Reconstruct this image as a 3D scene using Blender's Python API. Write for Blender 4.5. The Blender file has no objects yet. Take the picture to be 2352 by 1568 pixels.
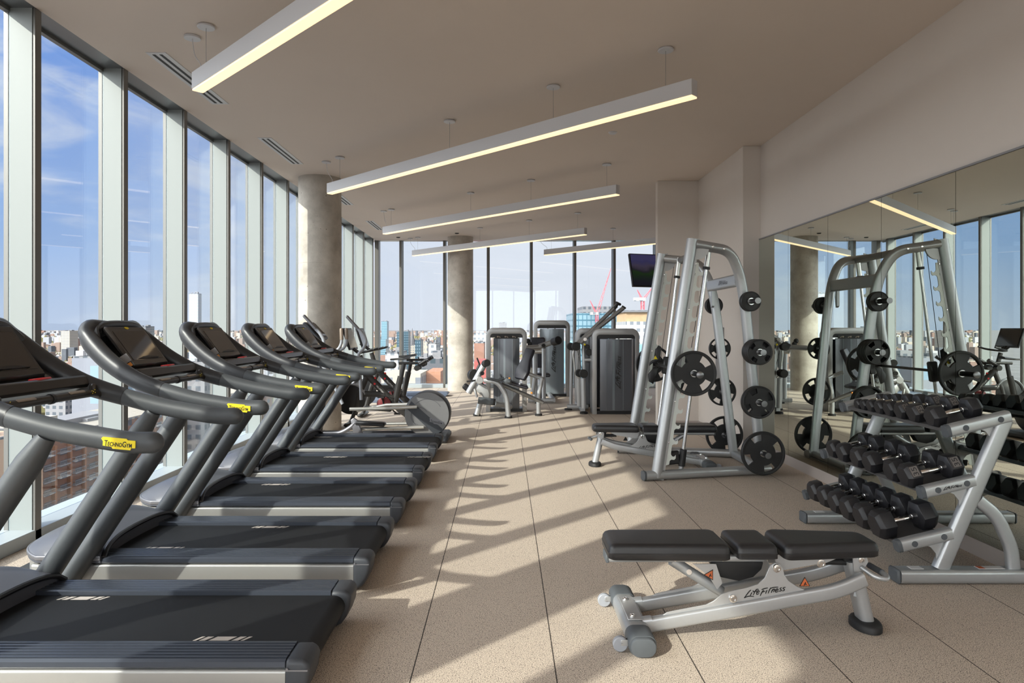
import bpy, bmesh, math, random
from math import sin, cos, pi, radians, sqrt, atan2
from mathutils import Vector, Matrix, Euler
SC = bpy.context.scene
COL = SC.collection
V = Vector
EYE = 1.462; F = 1568.0; CX = 1160.0; CY = 755.0
def pp(px, py, Y):
    "world point at depth Y that the photograph shows at (px, py)"
    return V(((px-CX)/F*Y, Y, EYE-(py-CY)/F*Y))
# ------------------------------------------------------------------ materials
def nd(nt, typ, **kw):
    n = nt.nodes.new(typ)
    for k, v in kw.items():
        if k in n.inputs: n.inputs[k].default_value = v
        else: setattr(n, k, v)
    return n
def mat(name, col, rough=0.5, metal=0.0, spec=0.5, noise=0.0, nscale=40.0, bump=0.0, bscale=200.0, coat=0.0, emit=None, estr=0.0, rvar=0.0):
    m = bpy.data.materials.new(name); m.use_nodes = True
    nt = m.node_tree; b = nt.nodes['Principled BSDF']; L = nt.links
    c = tuple(col)+(1,)
    b.inputs['Base Color'].default_value = c
    b.inputs['Roughness'].default_value = rough
    b.inputs['Metallic'].default_value = metal
    b.inputs['Specular IOR Level'].default_value = spec
    if coat: b.inputs['Coat Weight'].default_value = coat; b.inputs['Coat Roughness'].default_value = .08
    tc = nd(nt, 'ShaderNodeTexCoord')
    if noise or rvar:
        n = nd(nt, 'ShaderNodeTexNoise', Scale=nscale, Detail=4.0); L.new(tc.outputs['Object'], n.inputs['Vector'])
        if noise:
            mx = nd(nt, 'ShaderNodeMix', data_type='RGBA'); L.new(n.outputs['Fac'], mx.inputs['Factor'])
            mx.inputs['A'].default_value = tuple(x*(1-noise) for x in col)+(1,)
            mx.inputs['B'].default_value = tuple(min(1, x*(1+noise)) for x in col)+(1,)
            L.new(mx.outputs['Result'], b.inputs['Base Color'])
        if rvar:
            mr = nd(nt, 'ShaderNodeMapRange'); mr.inputs['To Min'].default_value = max(0, rough-rvar); mr.inputs['To Max'].default_value = rough+rvar
            L.new(n.outputs['Fac'], mr.inputs['Value']); L.new(mr.outputs['Result'], b.inputs['Roughness'])
    if bump:
        n2 = nd(nt, 'ShaderNodeTexNoise', Scale=bscale, Detail=3.0); L.new(tc.outputs['Object'], n2.inputs['Vector'])
        bp = nd(nt, 'ShaderNodeBump', Strength=bump, Distance=0.002); L.new(n2.outputs['Fac'], bp.inputs['Height']); L.new(bp.outputs['Normal'], b.inputs['Normal'])
    if emit:
        b.inputs['Emission Color'].default_value = tuple(emit)+(1,); b.inputs['Emission Strength'].default_value = estr
    return m
M = {}
M['silver'] = mat('silver_powder_coat', (.46,.475,.49), .38, .6, noise=.04, nscale=60, bump=.05, bscale=900)
M['silver2'] = mat('silver_plate', (.46,.465,.47), .42, .5, noise=.03)
M['alu'] = mat('brushed_aluminium', (.62,.62,.60), .3, .8, noise=.03)
M['pewter'] = mat('pewter_paint', (.27,.27,.27), .38, .6, noise=.05)
M['chrome'] = mat('chrome', (.85,.85,.85), .08, 1.0)
M['steelrod'] = mat('steel_rod', (.60,.60,.61), .25, 1.0)
M['rubber'] = mat('black_rubber', (.017,.017,.018), .55, 0, .4, noise=.15, bump=.15, bscale=300)
M['rubgrey'] = mat('grey_rubber', (.09,.10,.11), .6, 0, .4, noise=.08)
M['urethane'] = mat('dumbbell_rubber', (.016,.016,.019), .42, 0, .45, noise=.2, bump=.2, bscale=260)
M['plate'] = mat('plate_rubber', (.014,.014,.015), .5, 0, .45, noise=.2, bump=.2, bscale=260)
M['vinyl'] = mat('black_vinyl', (.018,.018,.020), .36, 0, .5, bump=.25, bscale=700)
M['vinyledge'] = mat('black_vinyl_piping', (.022,.022,.024), .4, 0, .5)
M['navyvinyl'] = mat('dark_vinyl', (.022,.022,.032), .35, 0, .5)
M['tmbody'] = mat('charcoal_moulding', (.035,.037,.042), .34, .15, .5, noise=.06, bump=.12, bscale=900)
M['tmarm'] = mat('slate_soft_grip', (.065,.072,.080), .42, .1, .45, noise=.05, bump=.12, bscale=900)
M['tmblack'] = mat('black_moulding', (.012,.012,.014), .4, 0, .5)
M['gloss'] = mat('gloss_black', (.01,.01,.012), .08, 0, .6)
M['tmrail'] = mat('slate_rail', (.060,.070,.092), .36, .35, .5, noise=.04)
M['tmcap'] = mat('slate_end_cap', (.045,.05,.06), .45, .1, .5, bump=.2, bscale=900)
M['tmhood'] = mat('motor_cover_grey', (.10,.105,.125), .42, .2, .5, bump=.15, bscale=1200)
M['tmtrim'] = mat('satin_trim', (.22,.22,.24), .35, .5)
M['tmside'] = mat('satin_side_panel', (.40,.40,.39), .34, .5)
M['belt'] = mat('running_belt', (.011,.012,.014), .6, 0, .3, noise=.35, nscale=500, bump=.4, bscale=1200)
M['screen'] = mat('dark_display', (.035,.027,.022), .06, 0, .6)
M['bezel'] = mat('bezel', (.03,.026,.024), .3, 0, .5)
M['red'] = mat('red_plastic', (.65,.03,.03), .4)
M['yellow'] = mat('yellow_badge', (.85,.68,.02), .45)
M['orange'] = mat('orange_plastic', (.85,.30,.03), .4)
M['warn'] = mat('warning_orange', (.55,.13,.04), .5)
M['ink'] = mat('black_ink', (.008,.008,.008), .5)
M['white'] = mat('white_print', (.75,.75,.75), .5)
M['tan'] = mat('tan_sensor', (.30,.24,.19), .4, .2)
M['markwhite'] = mat('belt_marking_print', (.55,.50,.46), .6)
M['numplate'] = mat('number_plate', (.16,.145,.135), .5, noise=.1)
M['shroud'] = mat('smoked_shroud', (.13,.14,.16), .16, .35, .7)
M['shroud2'] = mat('smoked_shroud_light', (.22,.255,.28), .15, .3, .6)
M['bikegrey'] = mat('bike_frame_grey', (.045,.043,.042), .35, .4, noise=.05)
M['clearwhite'] = mat('pale_wheel', (.36,.38,.42), .35)
M['tip'] = mat('peg_end_metal', (.22,.22,.23), .35, .9)
M['towerframe'] = mat('tower_frame_paint', (.43,.435,.44), .36, .5)
M['fixture'] = mat('white_fixture', (.62,.62,.64), .45, .1)
M['lamp'] = mat('lamp_diffuser', (.9,.8,.65), .5, emit=(1.0,.70,.39), estr=1.30)
M['slot'] = mat('diffuser_slot', (.008,.008,.008), .6)
M['greymetal'] = mat('grille_metal', (.30,.30,.31), .4, .4)
M['bluepanel'] = mat('blue_grey_mat', (.10,.13,.19), .55)
M['tanplate'] = mat('cable_cover', (.25,.25,.26), .4)
# ------------------------------------------------------------------ mesh builder
def frame_of(t, up):
    t = t.normalized(); s = t.cross(up)
    if s.length < 1e-4: s = t.cross(V((1,0,0))) if abs(t.x) < .9 else t.cross(V((0,1,0)))
    s.normalize(); return s, s.cross(t).normalized()
def rrect(w, h, r, n=4):
    pts = []
    for cx, cy, a0 in ((w/2-r, h/2-r, 0), (-w/2+r, h/2-r, 90), (-w/2+r, -h/2+r, 180), (w/2-r, -h/2+r, 270)):
        for i in range(n+1):
            a = radians(a0+90*i/n); pts.append((cx+r*cos(a), cy+r*sin(a)))
    return pts
def circ(rx, ry=None, n=16):
    ry = rx if ry is None else ry
    return [(rx*cos(2*pi*i/n), ry*sin(2*pi*i/n)) for i in range(n)]
def cr(P, n=6):
    "smooth curve through points"
    P = [V(p) for p in P]; out = []
    for i in range(len(P)-1):
        p0 = P[max(i-1,0)]; p1 = P[i]; p2 = P[i+1]; p3 = P[min(i+2,len(P)-1)]
        for k in range(n):
            t = k/n; out.append(.5*((2*p1)+(p2-p0)*t+(2*p0-5*p1+4*p2-p3)*t*t+(3*p1-p0-3*p2+p3)*t**3))
    out.append(P[-1]); return out
def fil(P, r, n=5):
    "polyline with rounded corners"
    P = [V(p) for p in P]; out = [P[0]]
    for i in range(1, len(P)-1):
        a = (P[i-1]-P[i]); b = (P[i+1]-P[i]); la, lb = a.length, b.length
        rr = min(r, la*.48, lb*.48); A = P[i]+a/la*rr; B = P[i]+b/lb*rr
        for k in range(n+1):
            t = k/n; out.append((1-t)**2*A+2*t*(1-t)*P[i]+t*t*B)
    out.append(P[-1]); return out
class MB:
    def __init__(s): s.v = []; s.f = []
    def add(s, vs, fs):
        o = len(s.v); s.v += [V(v) for v in vs]; s.f += [tuple(i+o for i in f) for f in fs]; return s
    def box(s, c, d, rot=None, ch=0.0):
        c = V(c); hx, hy, hz = d[0]/2, d[1]/2, d[2]/2
        if ch <= 0:
            vs = [V((x*hx, y*hy, z*hz)) for x in (-1,1) for y in (-1,1) for z in (-1,1)]
            fs = [(0,1,3,2),(4,6,7,5),(0,4,5,1),(2,3,7,6),(0,2,6,4),(1,5,7,3)]
        else:
            ch = min(ch, hx*.9, hy*.9, hz*.9); vs = []; idx = {}
            for x in (-1,1):
                for y in (-1,1):
                    for z in (-1,1):
                        for a in range(3):
                            p = [x*hx, y*hy, z*hz]
                            for b in range(3):
                                if b != a: p[b] -= ch*(x,y,z)[b]
                            idx[(x,y,z,a)] = len(vs); vs.append(V(p))
            fs = []
            I = lambda x,y,z,a: idx[(x,y,z,a)]
            for sg in (-1,1):
                q = [(-1,-1),(1,-1),(1,1),(-1,1)]
                if sg < 0: q = q[::-1]
                fs.append(tuple(I(sg,a,b,0) for a,b in q)); fs.append(tuple(I(b,sg,a,1) for a,b in q)); fs.append(tuple(I(a,b,sg,2) for a,b in q))
            for a in range(3):
                b, c2 = (a+1)%3, (a+2)%3
                for s1 in (-1,1):
                    for s2 in (-1,1):
                        def key(sa, ax):
                            p = [0,0,0]; p[a] = sa; p[b] = s1; p[c2] = s2; return I(p[0],p[1],p[2],ax)
                        q = (key(-1,b), key(1,b), key(1,c2), key(-1,c2))
                        fs.append(q if s1*s2 < 0 else q[::-1])
            for x in (-1,1):
                for y in (-1,1):
                    for z in (-1,1):
                        q = (I(x,y,z,0), I(x,y,z,1), I(x,y,z,2)); fs.append(q if x*y*z > 0 else q[::-1])
        if rot is not None:
            R = rot if isinstance(rot, Matrix) else Euler(rot).to_matrix(); vs = [R@v for v in vs]
        return s.add([c+v for v in vs], fs)
    def tube(s, path, r, n=14, sec=None, up=None, caps=True, round_end=0, round_start=0):
        path = [V(p) for p in path]
        if not isinstance(r, (list, tuple)): r = [r]*len(path)
        r = list(r)
        def extend(P, R):  # rounded cap at the end of the path
            t = (P[-1]-P[-2]).normalized(); e = P[-1]; r0 = R[-1]; k = r0 if sec is None else max(abs(p[1]) for p in sec)*r0
            for i in range(1, 5):
                a = i/4*pi/2*.96; P.append(e+t*k*sin(a)); R.append(r0*cos(a))
        if round_end: extend(path, r)
        if round_start:
            path.reverse(); r.reverse(); extend(path, r); path.reverse(); r.reverse()
        S = sec or circ(1, 1, n); m = len(S); T = []
        for i in range(len(path)):
            a = path[max(i-1,0)]; b = path[min(i+1,len(path)-1)]; T.append((b-a).normalized())
        vs = []
        if up is None:
            u = V((0,0,1)) if abs(T[0].z) < .9 else V((1,0,0))
            sd, uu = frame_of(T[0], u)
        for i, p in enumerate(path):
            if up is None:
                sd = (sd-T[i]*sd.dot(T[i])).normalized(); uu = sd.cross(T[i]).normalized()
            else: sd, uu = frame_of(T[i], V(up))
            for a, b in S: vs.append(p+sd*a*r[i]+uu*b*r[i])
        fs = []
        for i in range(len(path)-1):
            for j in range(m):
                a = i*m+j; b = i*m+(j+1)%m; fs.append((a, b, b+m, a+m))
        if caps: fs.append(tuple(range(m))[::-1]); fs.append(tuple(range((len(path)-1)*m, len(path)*m)))
        return s.add(vs, fs)
    def lathe(s, prof, c, ax=(0,0,1), n=32, up=None):
        c = V(c); ax = V(ax).normalized(); a, b = frame_of(ax, V(up) if up else (V((0,0,1)) if abs(ax.z) < .9 else V((1,0,0))))
        vs = []; fs = []
        for (r, h) in prof:
            for j in range(n):
                t = 2*pi*j/n; vs.append(c+ax*h+a*(r*cos(t))+b*(r*sin(t)))
        for i in range(len(prof)-1):
            for j in range(n):
                p = i*n+j; q = i*n+(j+1)%n; fs.append((p, q, q+n, p+n))
        if prof[0] == prof[-1]: return s.add(vs, fs)
        if prof[0][0] > 1e-5: fs.append(tuple(range(n))[::-1])
        if prof[-1][0] > 1e-5: fs.append(tuple(range((len(prof)-1)*n, len(prof)*n)))
        return s.add(vs, fs)
    def cyl(s, a, b, r, n=20, ch=0.0, r2=None):
        a = V(a); b = V(b); d = b-a; L = d.length; r2 = r if r2 is None else r2
        pr = [(r, 0), (r2, L)] if ch <= 0 else [(r-ch, 0), (r, ch), (r2, L-ch), (r2-ch, L)]
        return s.lathe(pr, a, d, n)
    def prism(s, poly, o, u, v, th, off=0.0):
        "polygon in plane (o,u,v), thickness th along u x v"
        o = V(o); u = V(u).normalized(); v = V(v).normalized(); w = u.cross(v).normalized(); n = len(poly)
        A = sum(poly[i][0]*poly[(i+1)%n][1]-poly[(i+1)%n][0]*poly[i][1] for i in range(n))
        if A < 0: poly = poly[::-1]
        vs = [o+u*a+v*b+w*(off-th/2) for a, b in poly]+[o+u*a+v*b+w*(off+th/2) for a, b in poly]
        fs = [tuple(range(n))[::-1], tuple(range(n, 2*n))]+[(i, (i+1)%n, (i+1)%n+n, i+n) for i in range(n)]
        return s.add(vs, fs)
    def xform(s, mtx): s.v = [mtx@v for v in s.v]; return s
    def build(s, name, m, parent=None, bevel=0.0, seg=2, ang=38, sub=0, bang=30):
        me = bpy.data.meshes.new(name)
        off = V((0,0,0))
        if parent is not None and parent.get('_w'):
            off = V(parent['_w'])
        me.from_pydata([tuple(v-off) for v in s.v], [], s.f)
        bm = bmesh.new(); bm.from_mesh(me)
        bmesh.ops.recalc_face_normals(bm, faces=bm.faces)
        if bevel > 0:
            es = [e for e in bm.edges if len(e.link_faces) == 2 and e.calc_face_angle(0) > radians(bang)]
            if es: bmesh.ops.bevel(bm, geom=es, offset=bevel, segments=seg, affect='EDGES', profile=.5, clamp_overlap=True)
        bm.to_mesh(me); bm.free()
        me.shade_smooth(); me.set_sharp_from_angle(angle=radians(ang))
        me.materials.append(m if not isinstance(m, str) else M[m])
        o = bpy.data.objects.new(name, me); COL.objects.link(o)
        if parent is not None:
            o.parent = parent
            if parent.get('_w'): o['_w'] = tuple(parent['_w'])
        return o
def tag(o, label=None, cat=None, group=None, kind=None):
    if label: o['label'] = label
    if cat: o['category'] = cat
    if group: o['group'] = group
    if kind: o['kind'] = kind
    return o
def thing(name, label, cat, loc=(0,0,0), group=None, world=True):
    o = bpy.data.objects.new(name, None); COL.objects.link(o); o.location = loc; o.empty_display_size = .1
    if world: o['_w'] = tuple(loc)
    return tag(o, label, cat, group)
def kids(o): return [c for c in bpy.data.objects if c.parent == o]
def dup(root, loc, rz=0.0, label=None, group=None, skip=()):
    def cp(o, par):
        c = o.copy(); COL.objects.link(c); c.parent = par
        for ch in list(o.children):
            if ch.name.split('.')[0] in skip: continue
            cp(ch, c)
        return c
    c = cp(root, None); c.location = loc; c.rotation_euler = (0, 0, rz)
    if label: c['label'] = label
    if group: c['group'] = group
    return c
def struct(name, mb, m, bevel=0.0, **k): return tag(mb.build(name, m, None, bevel, **k), kind='structure')
# text as mesh, returned as MB in plane (o,u,v); h = cap height; shear
_tc = {}
def text_geo(txt, shear=0.0, bold=0.0, small=None):
    key = (txt, shear, bold, small)
    if key in _tc: return _tc[key]
    cu = bpy.data.curves.new('t', 'FONT'); cu.body = txt; cu.size = 1; cu.shear = shear; cu.offset = bold; cu.resolution_u = 3
    if small:
        cu.small_caps_scale = small
        for i in range(len(txt)): cu.body_format[i].use_small_caps = True
    ob = bpy.data.objects.new('t', cu); COL.objects.link(ob)
    dg = bpy.context.evaluated_depsgraph_get(); me = bpy.data.meshes.new_from_object(ob.evaluated_get(dg))
    vs = [v.co.copy() for v in me.vertices]; fs = [tuple(p.vertices) for p in me.polygons]
    bpy.data.objects.remove(ob); bpy.data.curves.remove(cu); bpy.data.meshes.remove(me)
    x0 = min(v.x for v in vs); x1 = max(v.x for v in vs); y0 = min(v.y for v in vs); y1 = max(v.y for v in vs)
    _tc[key] = (vs, fs, x0, x1, y0, y1); return _tc[key]
def put_text(txt, o, u, v, width=None, height=None, th=.0012, shear=0.0, bold=0.0, small=None, mb=None):
    vs, fs, x0, x1, y0, y1 = text_geo(txt, shear, bold, small)
    sx = (width/(x1-x0)) if width else None; sy = (height/(y1-y0)) if height else None
    sx = sx or sy; sy = sy or sx
    o = V(o); u = V(u).normalized(); v = V(v).normalized(); w = u.cross(v).normalized()
    mb = mb or MB(); cx = (x0+x1)/2; cy = (y0+y1)/2
    top = [o+u*((p.x-cx)*sx)+v*((p.y-cy)*sy)+w*th for p in vs]; bot = [p-w*th*.9 for p in top]
    mb.add(top, fs)
    # side walls from boundary edges
    cnt = {}
    for f in fs:
        for i in range(len(f)):
            e = (f[i], f[(i+1)%len(f)]); k = tuple(sorted(e)); cnt.setdefault(k, []).append(e)
    wf = []; n = len(vs)
    for k, l in cnt.items():
        if len(l) == 1: a, b = l[0]; wf.append((b, a, a+n, b+n))
    mb.add(top+bot, wf); return mb

LF = [[(418,226),(385,250),(330,320),(272,398)],[(272,398),(330,368),(400,354),(484,360)],[(455,246),(468,234)],[(436,274),(404,342)],[(582,212),(560,203),(528,218),(496,270),(466,332)],[(452,264),(545,240)],
 [(545,282),(592,258),(588,236),(560,242),(540,276),(545,314),(596,292)],[(692,214),(652,270),(618,342)],[(645,212),(700,188),(782,168)],[(648,262),(722,240)],[(766,214),(748,250),(734,292)],[(848,158),(815,215),(788,284)],
 [(826,184),(900,156),(1008,143)],[(884,196),(872,228),(858,268)],[(866,240),(905,192),(928,196),(902,252)],[(948,228),(1002,204),(996,180),(966,190),(945,225),(958,252),(1012,232)],
 [(1088,154),(1056,162),(1048,184),(1078,200),(1062,222),(1018,228)],[(1168,142),(1130,148),(1114,170),(1142,186),(1130,212),(1092,218)]]
def put_logo(o, u, v, width, th=.0012, w=21):
    "brushed two word logo drawn as flat strokes"
    o = V(o); u = V(u).normalized(); v = V(v).normalized(); n = u.cross(v).normalized(); k = width/900; mb = MB()
    for st in LF:
        P = cr([((x-720-.22*((y+.22*(x-270))-335))*k, -((y+.22*(x-270))-335)*k, 0) for x, y in st], 5); m = len(P); vs = []
        for i, p in enumerate(P):
            t = (P[min(i+1,m-1)]-P[max(i-1,0)]).normalized(); s_ = V((-t.y, t.x, 0)); f = .62+.38*sin(pi*min(1, max(0, i/(m-1)))); ww = w*k*.5*f
            for q in (p+s_*ww, p-s_*ww): vs += [o+u*q.x+v*q.y+n*th, o+u*q.x+v*q.y+n*th*.05]
        fs = []
        for i in range(m-1):
            a = i*4; b = a+4; fs += [(a,b,b+2,a+2),(a+1,a+3,b+3,b+1),(a,a+1,b+1,b),(a+2,b+2,b+3,a+3)]
        fs += [(0,2,3,1),((m-1)*4,(m-1)*4+1,(m-1)*4+3,(m-1)*4+2)]; mb.add(vs, fs)
    return mb
# ------------------------------------------------------------------ camera
cd = bpy.data.cameras.new('camera'); cam = bpy.data.objects.new('camera', cd); COL.objects.link(cam); SC.camera = cam
cam.location = (0, 0, EYE); cam.rotation_euler = (pi/2, 0, 0); cd.sensor_width = 36; cd.lens = 24
cd.shift_x = (1176-CX)/2352; cd.shift_y = -(784-CY)/2352; cd.clip_start = .05; cd.clip_end = 60000
SC.view_settings.view_transform = 'Standard'; SC.view_settings.look = 'None'; SC.view_settings.gamma = 1
SC.view_settings.use_curve_mapping = False; SC.view_settings.exposure = 0.0
SC.cycles.use_denoising = True; SC.cycles.use_adaptive_sampling = True; SC.cycles.adaptive_threshold = .03; SC.cycles.max_bounces = 7; SC.cycles.diffuse_bounces = 4; SC.cycles.glossy_bounces = 4
SC.cycles.transparent_max_bounces = 24; SC.cycles.sample_clamp_indirect = 4.0; SC.cycles.caustics_reflective = False; SC.cycles.caustics_refractive = False
CZ = 3.65; XG = -3.39; XT = -3.20; YB = 17.1; XR = 3.06; YBK = -5.0
# ------------------------------------------------------------------ room materials
def m_floor():
    m = bpy.data.materials.new('speckled_rubber_tile'); m.use_nodes = True; nt = m.node_tree; L = nt.links; b = nt.nodes['Principled BSDF']
    g = nd(nt, 'ShaderNodeNewGeometry'); sp = nd(nt, 'ShaderNodeSeparateXYZ'); L.new(g.outputs['Position'], sp.inputs[0])
    def joint(out, off, w0, w1):
        a = nd(nt, 'ShaderNodeMath', operation='ADD'); L.new(out, a.inputs[0]); a.inputs[1].default_value = 6.096*3-off
        d = nd(nt, 'ShaderNodeMath', operation='MODULO'); L.new(a.outputs[0], d.inputs[0]); d.inputs[1].default_value = .6096
        e = nd(nt, 'ShaderNodeMath', operation='SUBTRACT'); e.inputs[0].default_value = .3048; L.new(d.outputs[0], e.inputs[1])
        f = nd(nt, 'ShaderNodeMath', operation='ABSOLUTE'); L.new(e.outputs[0], f.inputs[0])
        h = nd(nt, 'ShaderNodeMapRange'); h.inputs['From Min'].default_value = .3048-w1; h.inputs['From Max'].default_value = .3048-w0
        L.new(f.outputs[0], h.inputs['Value']); return h.outputs[0]
    jx = joint(sp.outputs[0], .2158, .0016, .0035); jy = joint(sp.outputs[1], 3.20, .0012, .0035)
    n1 = nd(nt, 'ShaderNodeTexNoise', Scale=240.0, Detail=2.0, Roughness=.7); L.new(g.outputs['Position'], n1.inputs['Vector'])
    r1 = nd(nt, 'ShaderNodeValToRGB'); L.new(n1.outputs['Fac'], r1.inputs['Fac'])
    e = r1.color_ramp.elements; e[0].position = .36; e[0].color = (.14,.11,.09,1); e[1].position = .66; e[1].color = (.95,.85,.72,1)
    k = r1.color_ramp.elements.new(.44); k.color = (.50,.42,.35,1); k = r1.color_ramp.elements.new(.56); k.color = (.68,.58,.48,1)
    vs_ = nd(nt, 'ShaderNodeTexVoronoi', Scale=120.0); L.new(g.outputs['Position'], vs_.inputs['Vector'])
    sk = nd(nt, 'ShaderNodeMapRange'); sk.inputs['From Min'].default_value = .20; sk.inputs['From Max'].default_value = .30; sk.inputs['To Min'].default_value = .30; sk.inputs['To Max'].default_value = 1.0; L.new(vs_.outputs['Distance'], sk.inputs['Value'])
    n2 = nd(nt, 'ShaderNodeTexNoise', Scale=1.3, Detail=3.0); L.new(g.outputs['Position'], n2.inputs['Vector'])
    mr = nd(nt, 'ShaderNodeMapRange'); mr.inputs['To Min'].default_value = .92; mr.inputs['To Max'].default_value = 1.08; L.new(n2.outputs['Fac'], mr.inputs['Value'])
    sc = nd(nt, 'ShaderNodeVectorMath', operation='SCALE'); L.new(r1.outputs['Color'], sc.inputs[0]); mm_ = nd(nt, 'ShaderNodeMath', operation='MULTIPLY'); L.new(mr.outputs[0], mm_.inputs[0]); L.new(sk.outputs[0], mm_.inputs[1]); L.new(mm_.outputs[0], sc.inputs['Scale'])
    a = nd(nt, 'ShaderNodeMix', data_type='RGBA'); L.new(jx, a.inputs['Factor']); L.new(sc.outputs[0], a.inputs['A']); a.inputs['B'].default_value = (.03,.024,.02,1)
    ml = nd(nt, 'ShaderNodeMath', operation='MULTIPLY'); L.new(jy, ml.inputs[0]); ml.inputs[1].default_value = .55
    c = nd(nt, 'ShaderNodeMix', data_type='RGBA'); L.new(ml.outputs[0], c.inputs['Factor']); L.new(a.outputs['Result'], c.inputs['A']); c.inputs['B'].default_value = (.60,.53,.43,1)
    L.new(c.outputs['Result'], b.inputs['Base Color']); b.inputs['Roughness'].default_value = .75; b.inputs['Specular IOR Level'].default_value = .35
    bp = nd(nt, 'ShaderNodeBump', Strength=.12, Distance=.0015); L.new(n1.outputs['Fac'], bp.inputs['Height']); L.new(bp.outputs[0], b.inputs['Normal'])
    return m
def m_concrete():
    m = bpy.data.materials.new('cast_concrete'); m.use_nodes = True; nt = m.node_tree; L = nt.links; b = nt.nodes['Principled BSDF']
    g = nd(nt, 'ShaderNodeNewGeometry')
    n1 = nd(nt, 'ShaderNodeTexNoise', Scale=3.0, Detail=8.0, Roughness=.62); L.new(g.outputs['Position'], n1.inputs['Vector'])
    r = nd(nt, 'ShaderNodeValToRGB'); L.new(n1.outputs['Fac'], r.inputs['Fac']); e = r.color_ramp.elements
    e[0].position = .3; e[0].color = (.34,.31,.27,1); e[1].position = .7; e[1].color = (.60,.56,.50,1)
    v = nd(nt, 'ShaderNodeTexVoronoi', Scale=9.0); L.new(g.outputs['Position'], v.inputs['Vector'])
    r2 = nd(nt, 'ShaderNodeValToRGB'); L.new(v.outputs['Distance'], r2.inputs['Fac']); e = r2.color_ramp.elements
    e[0].position = .045; e[0].color = (.25,.22,.2,1); e[1].position = .075; e[1].color = (1,1,1,1)
    mx = nd(nt, 'ShaderNodeMix', data_type='RGBA', blend_type='MULTIPLY'); mx.inputs['Factor'].default_value = 1; L.new(r.outputs[0], mx.inputs['A']); L.new(r2.outputs[0], mx.inputs['B'])
    L.new(mx.outputs['Result'], b.inputs['Base Color']); b.inputs['Roughness'].default_value = .8
    n3 = nd(nt, 'ShaderNodeTexNoise', Scale=40.0, Detail=5.0); L.new(g.outputs['Position'], n3.inputs['Vector'])
    bp = nd(nt, 'ShaderNodeBump', Strength=.3, Distance=.01); L.new(n3.outputs['Fac'], bp.inputs['Height']); L.new(bp.outputs[0], b.inputs['Normal'])
    return m
def m_glass(tint=(.94,.97,.985), ior=1.5, boost=1.0):
    m = bpy.data.materials.new('window_glazing'); m.use_nodes = True; nt = m.node_tree; L = nt.links; nt.nodes.clear()
    o = nd(nt, 'ShaderNodeOutputMaterial'); t = nd(nt, 'ShaderNodeBsdfTransparent'); t.inputs[0].default_value = tuple(tint)+(1,)
    g = nd(nt, 'ShaderNodeBsdfGlossy'); g.inputs['Roughness'].default_value = 0.0; g.inputs[0].default_value = (.9,.95,1,1)
    g_ = nd(nt, 'ShaderNodeNewGeometry'); dp = nd(nt, 'ShaderNodeVectorMath', operation='DOT_PRODUCT'); L.new(g_.outputs['Normal'], dp.inputs[0]); L.new(g_.outputs['Incoming'], dp.inputs[1])
    ab = nd(nt, 'ShaderNodeMath', operation='ABSOLUTE'); L.new(dp.outputs['Value'], ab.inputs[0])
    om = nd(nt, 'ShaderNodeMath', operation='SUBTRACT'); om.inputs[0].default_value = 1.0; L.new(ab.outputs[0], om.inputs[1])
    pw = nd(nt, 'ShaderNodeMath', operation='POWER'); L.new(om.outputs[0], pw.inputs[0]); pw.inputs[1].default_value = 5.0
    f = nd(nt, 'ShaderNodeMath', operation='MULTIPLY_ADD'); L.new(pw.outputs[0], f.inputs[0]); f.inputs[1].default_value = .93; f.inputs[2].default_value = .035
    mx = nd(nt, 'ShaderNodeMixShader')
    L.new(f.outputs[0], mx.inputs[0]); L.new(t.outputs[0], mx.inputs[1]); L.new(g.outputs[0], mx.inputs[2]); L.new(mx.outputs[0], o.inputs[0]); return m
def m_mirror():
    m = bpy.data.materials.new('silvered_mirror'); m.use_nodes = True; nt = m.node_tree; nt.nodes.clear()
    o = nd(nt, 'ShaderNodeOutputMaterial'); g = nd(nt, 'ShaderNodeBsdfGlossy'); g.inputs['Roughness'].default_value = 0.0; g.inputs[0].default_value = (.70,.75,.69,1)
    nt.links.new(g.outputs[0], o.inputs[0]); return m
M['floor'] = m_floor(); M['concrete'] = m_concrete(); M['glass'] = m_glass(); M['mirror'] = m_mirror()
M['ceiling'] = mat('ceiling_paint', (.69,.605,.535), .85, noise=.02, nscale=2)
M['wall'] = mat('wall_paint', (.66,.605,.555), .8, noise=.02, nscale=3)
M['base'] = mat('baseboard_paint', (.42,.37,.34), .6)
M['mull'] = mat('mullion_white', (.295,.325,.325), .5, .0)
M['mullfront'] = mat('mullion_cap', (.17,.165,.155), .4, .3)
M['soffit'] = mat('soffit_metal', (.20,.205,.21), .28, .6)
M['sill'] = mat('sill_white', (.40,.45,.48), .4)
# ------------------------------------------------------------------ shell
XE = 6.6
struct('floor', MB().box(((XG+XE)/2, (YB+YBK)/2, -.15), (XE-XG+.3, YB-YBK+.3, .3)), 'floor')
# ceiling stops at the line of the fin tips, the metal soffit closes the gap to the glass
struct('ceiling', MB().box(((XT+XE)/2, (YB-.19+YBK)/2, CZ+.15), (XE-XT, YB-.19-YBK, .3)), 'ceiling')
struct('trim_1', MB().box(((XG+XT)/2-.01, (YB+YBK)/2, CZ+.10), (XT-XG+.02, YB-YBK+.3, .2)), 'soffit')
struct('trim_2', MB().box(((XT+XE)/2, YB-.085, CZ+.10), (XE-XT, .21, .2)), 'soffit')
struct('trim_3', MB().box((XG-.004, (YB+YBK)/2, CZ-.012), (.04, YB-YBK, .03)), 'mullfront')
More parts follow.
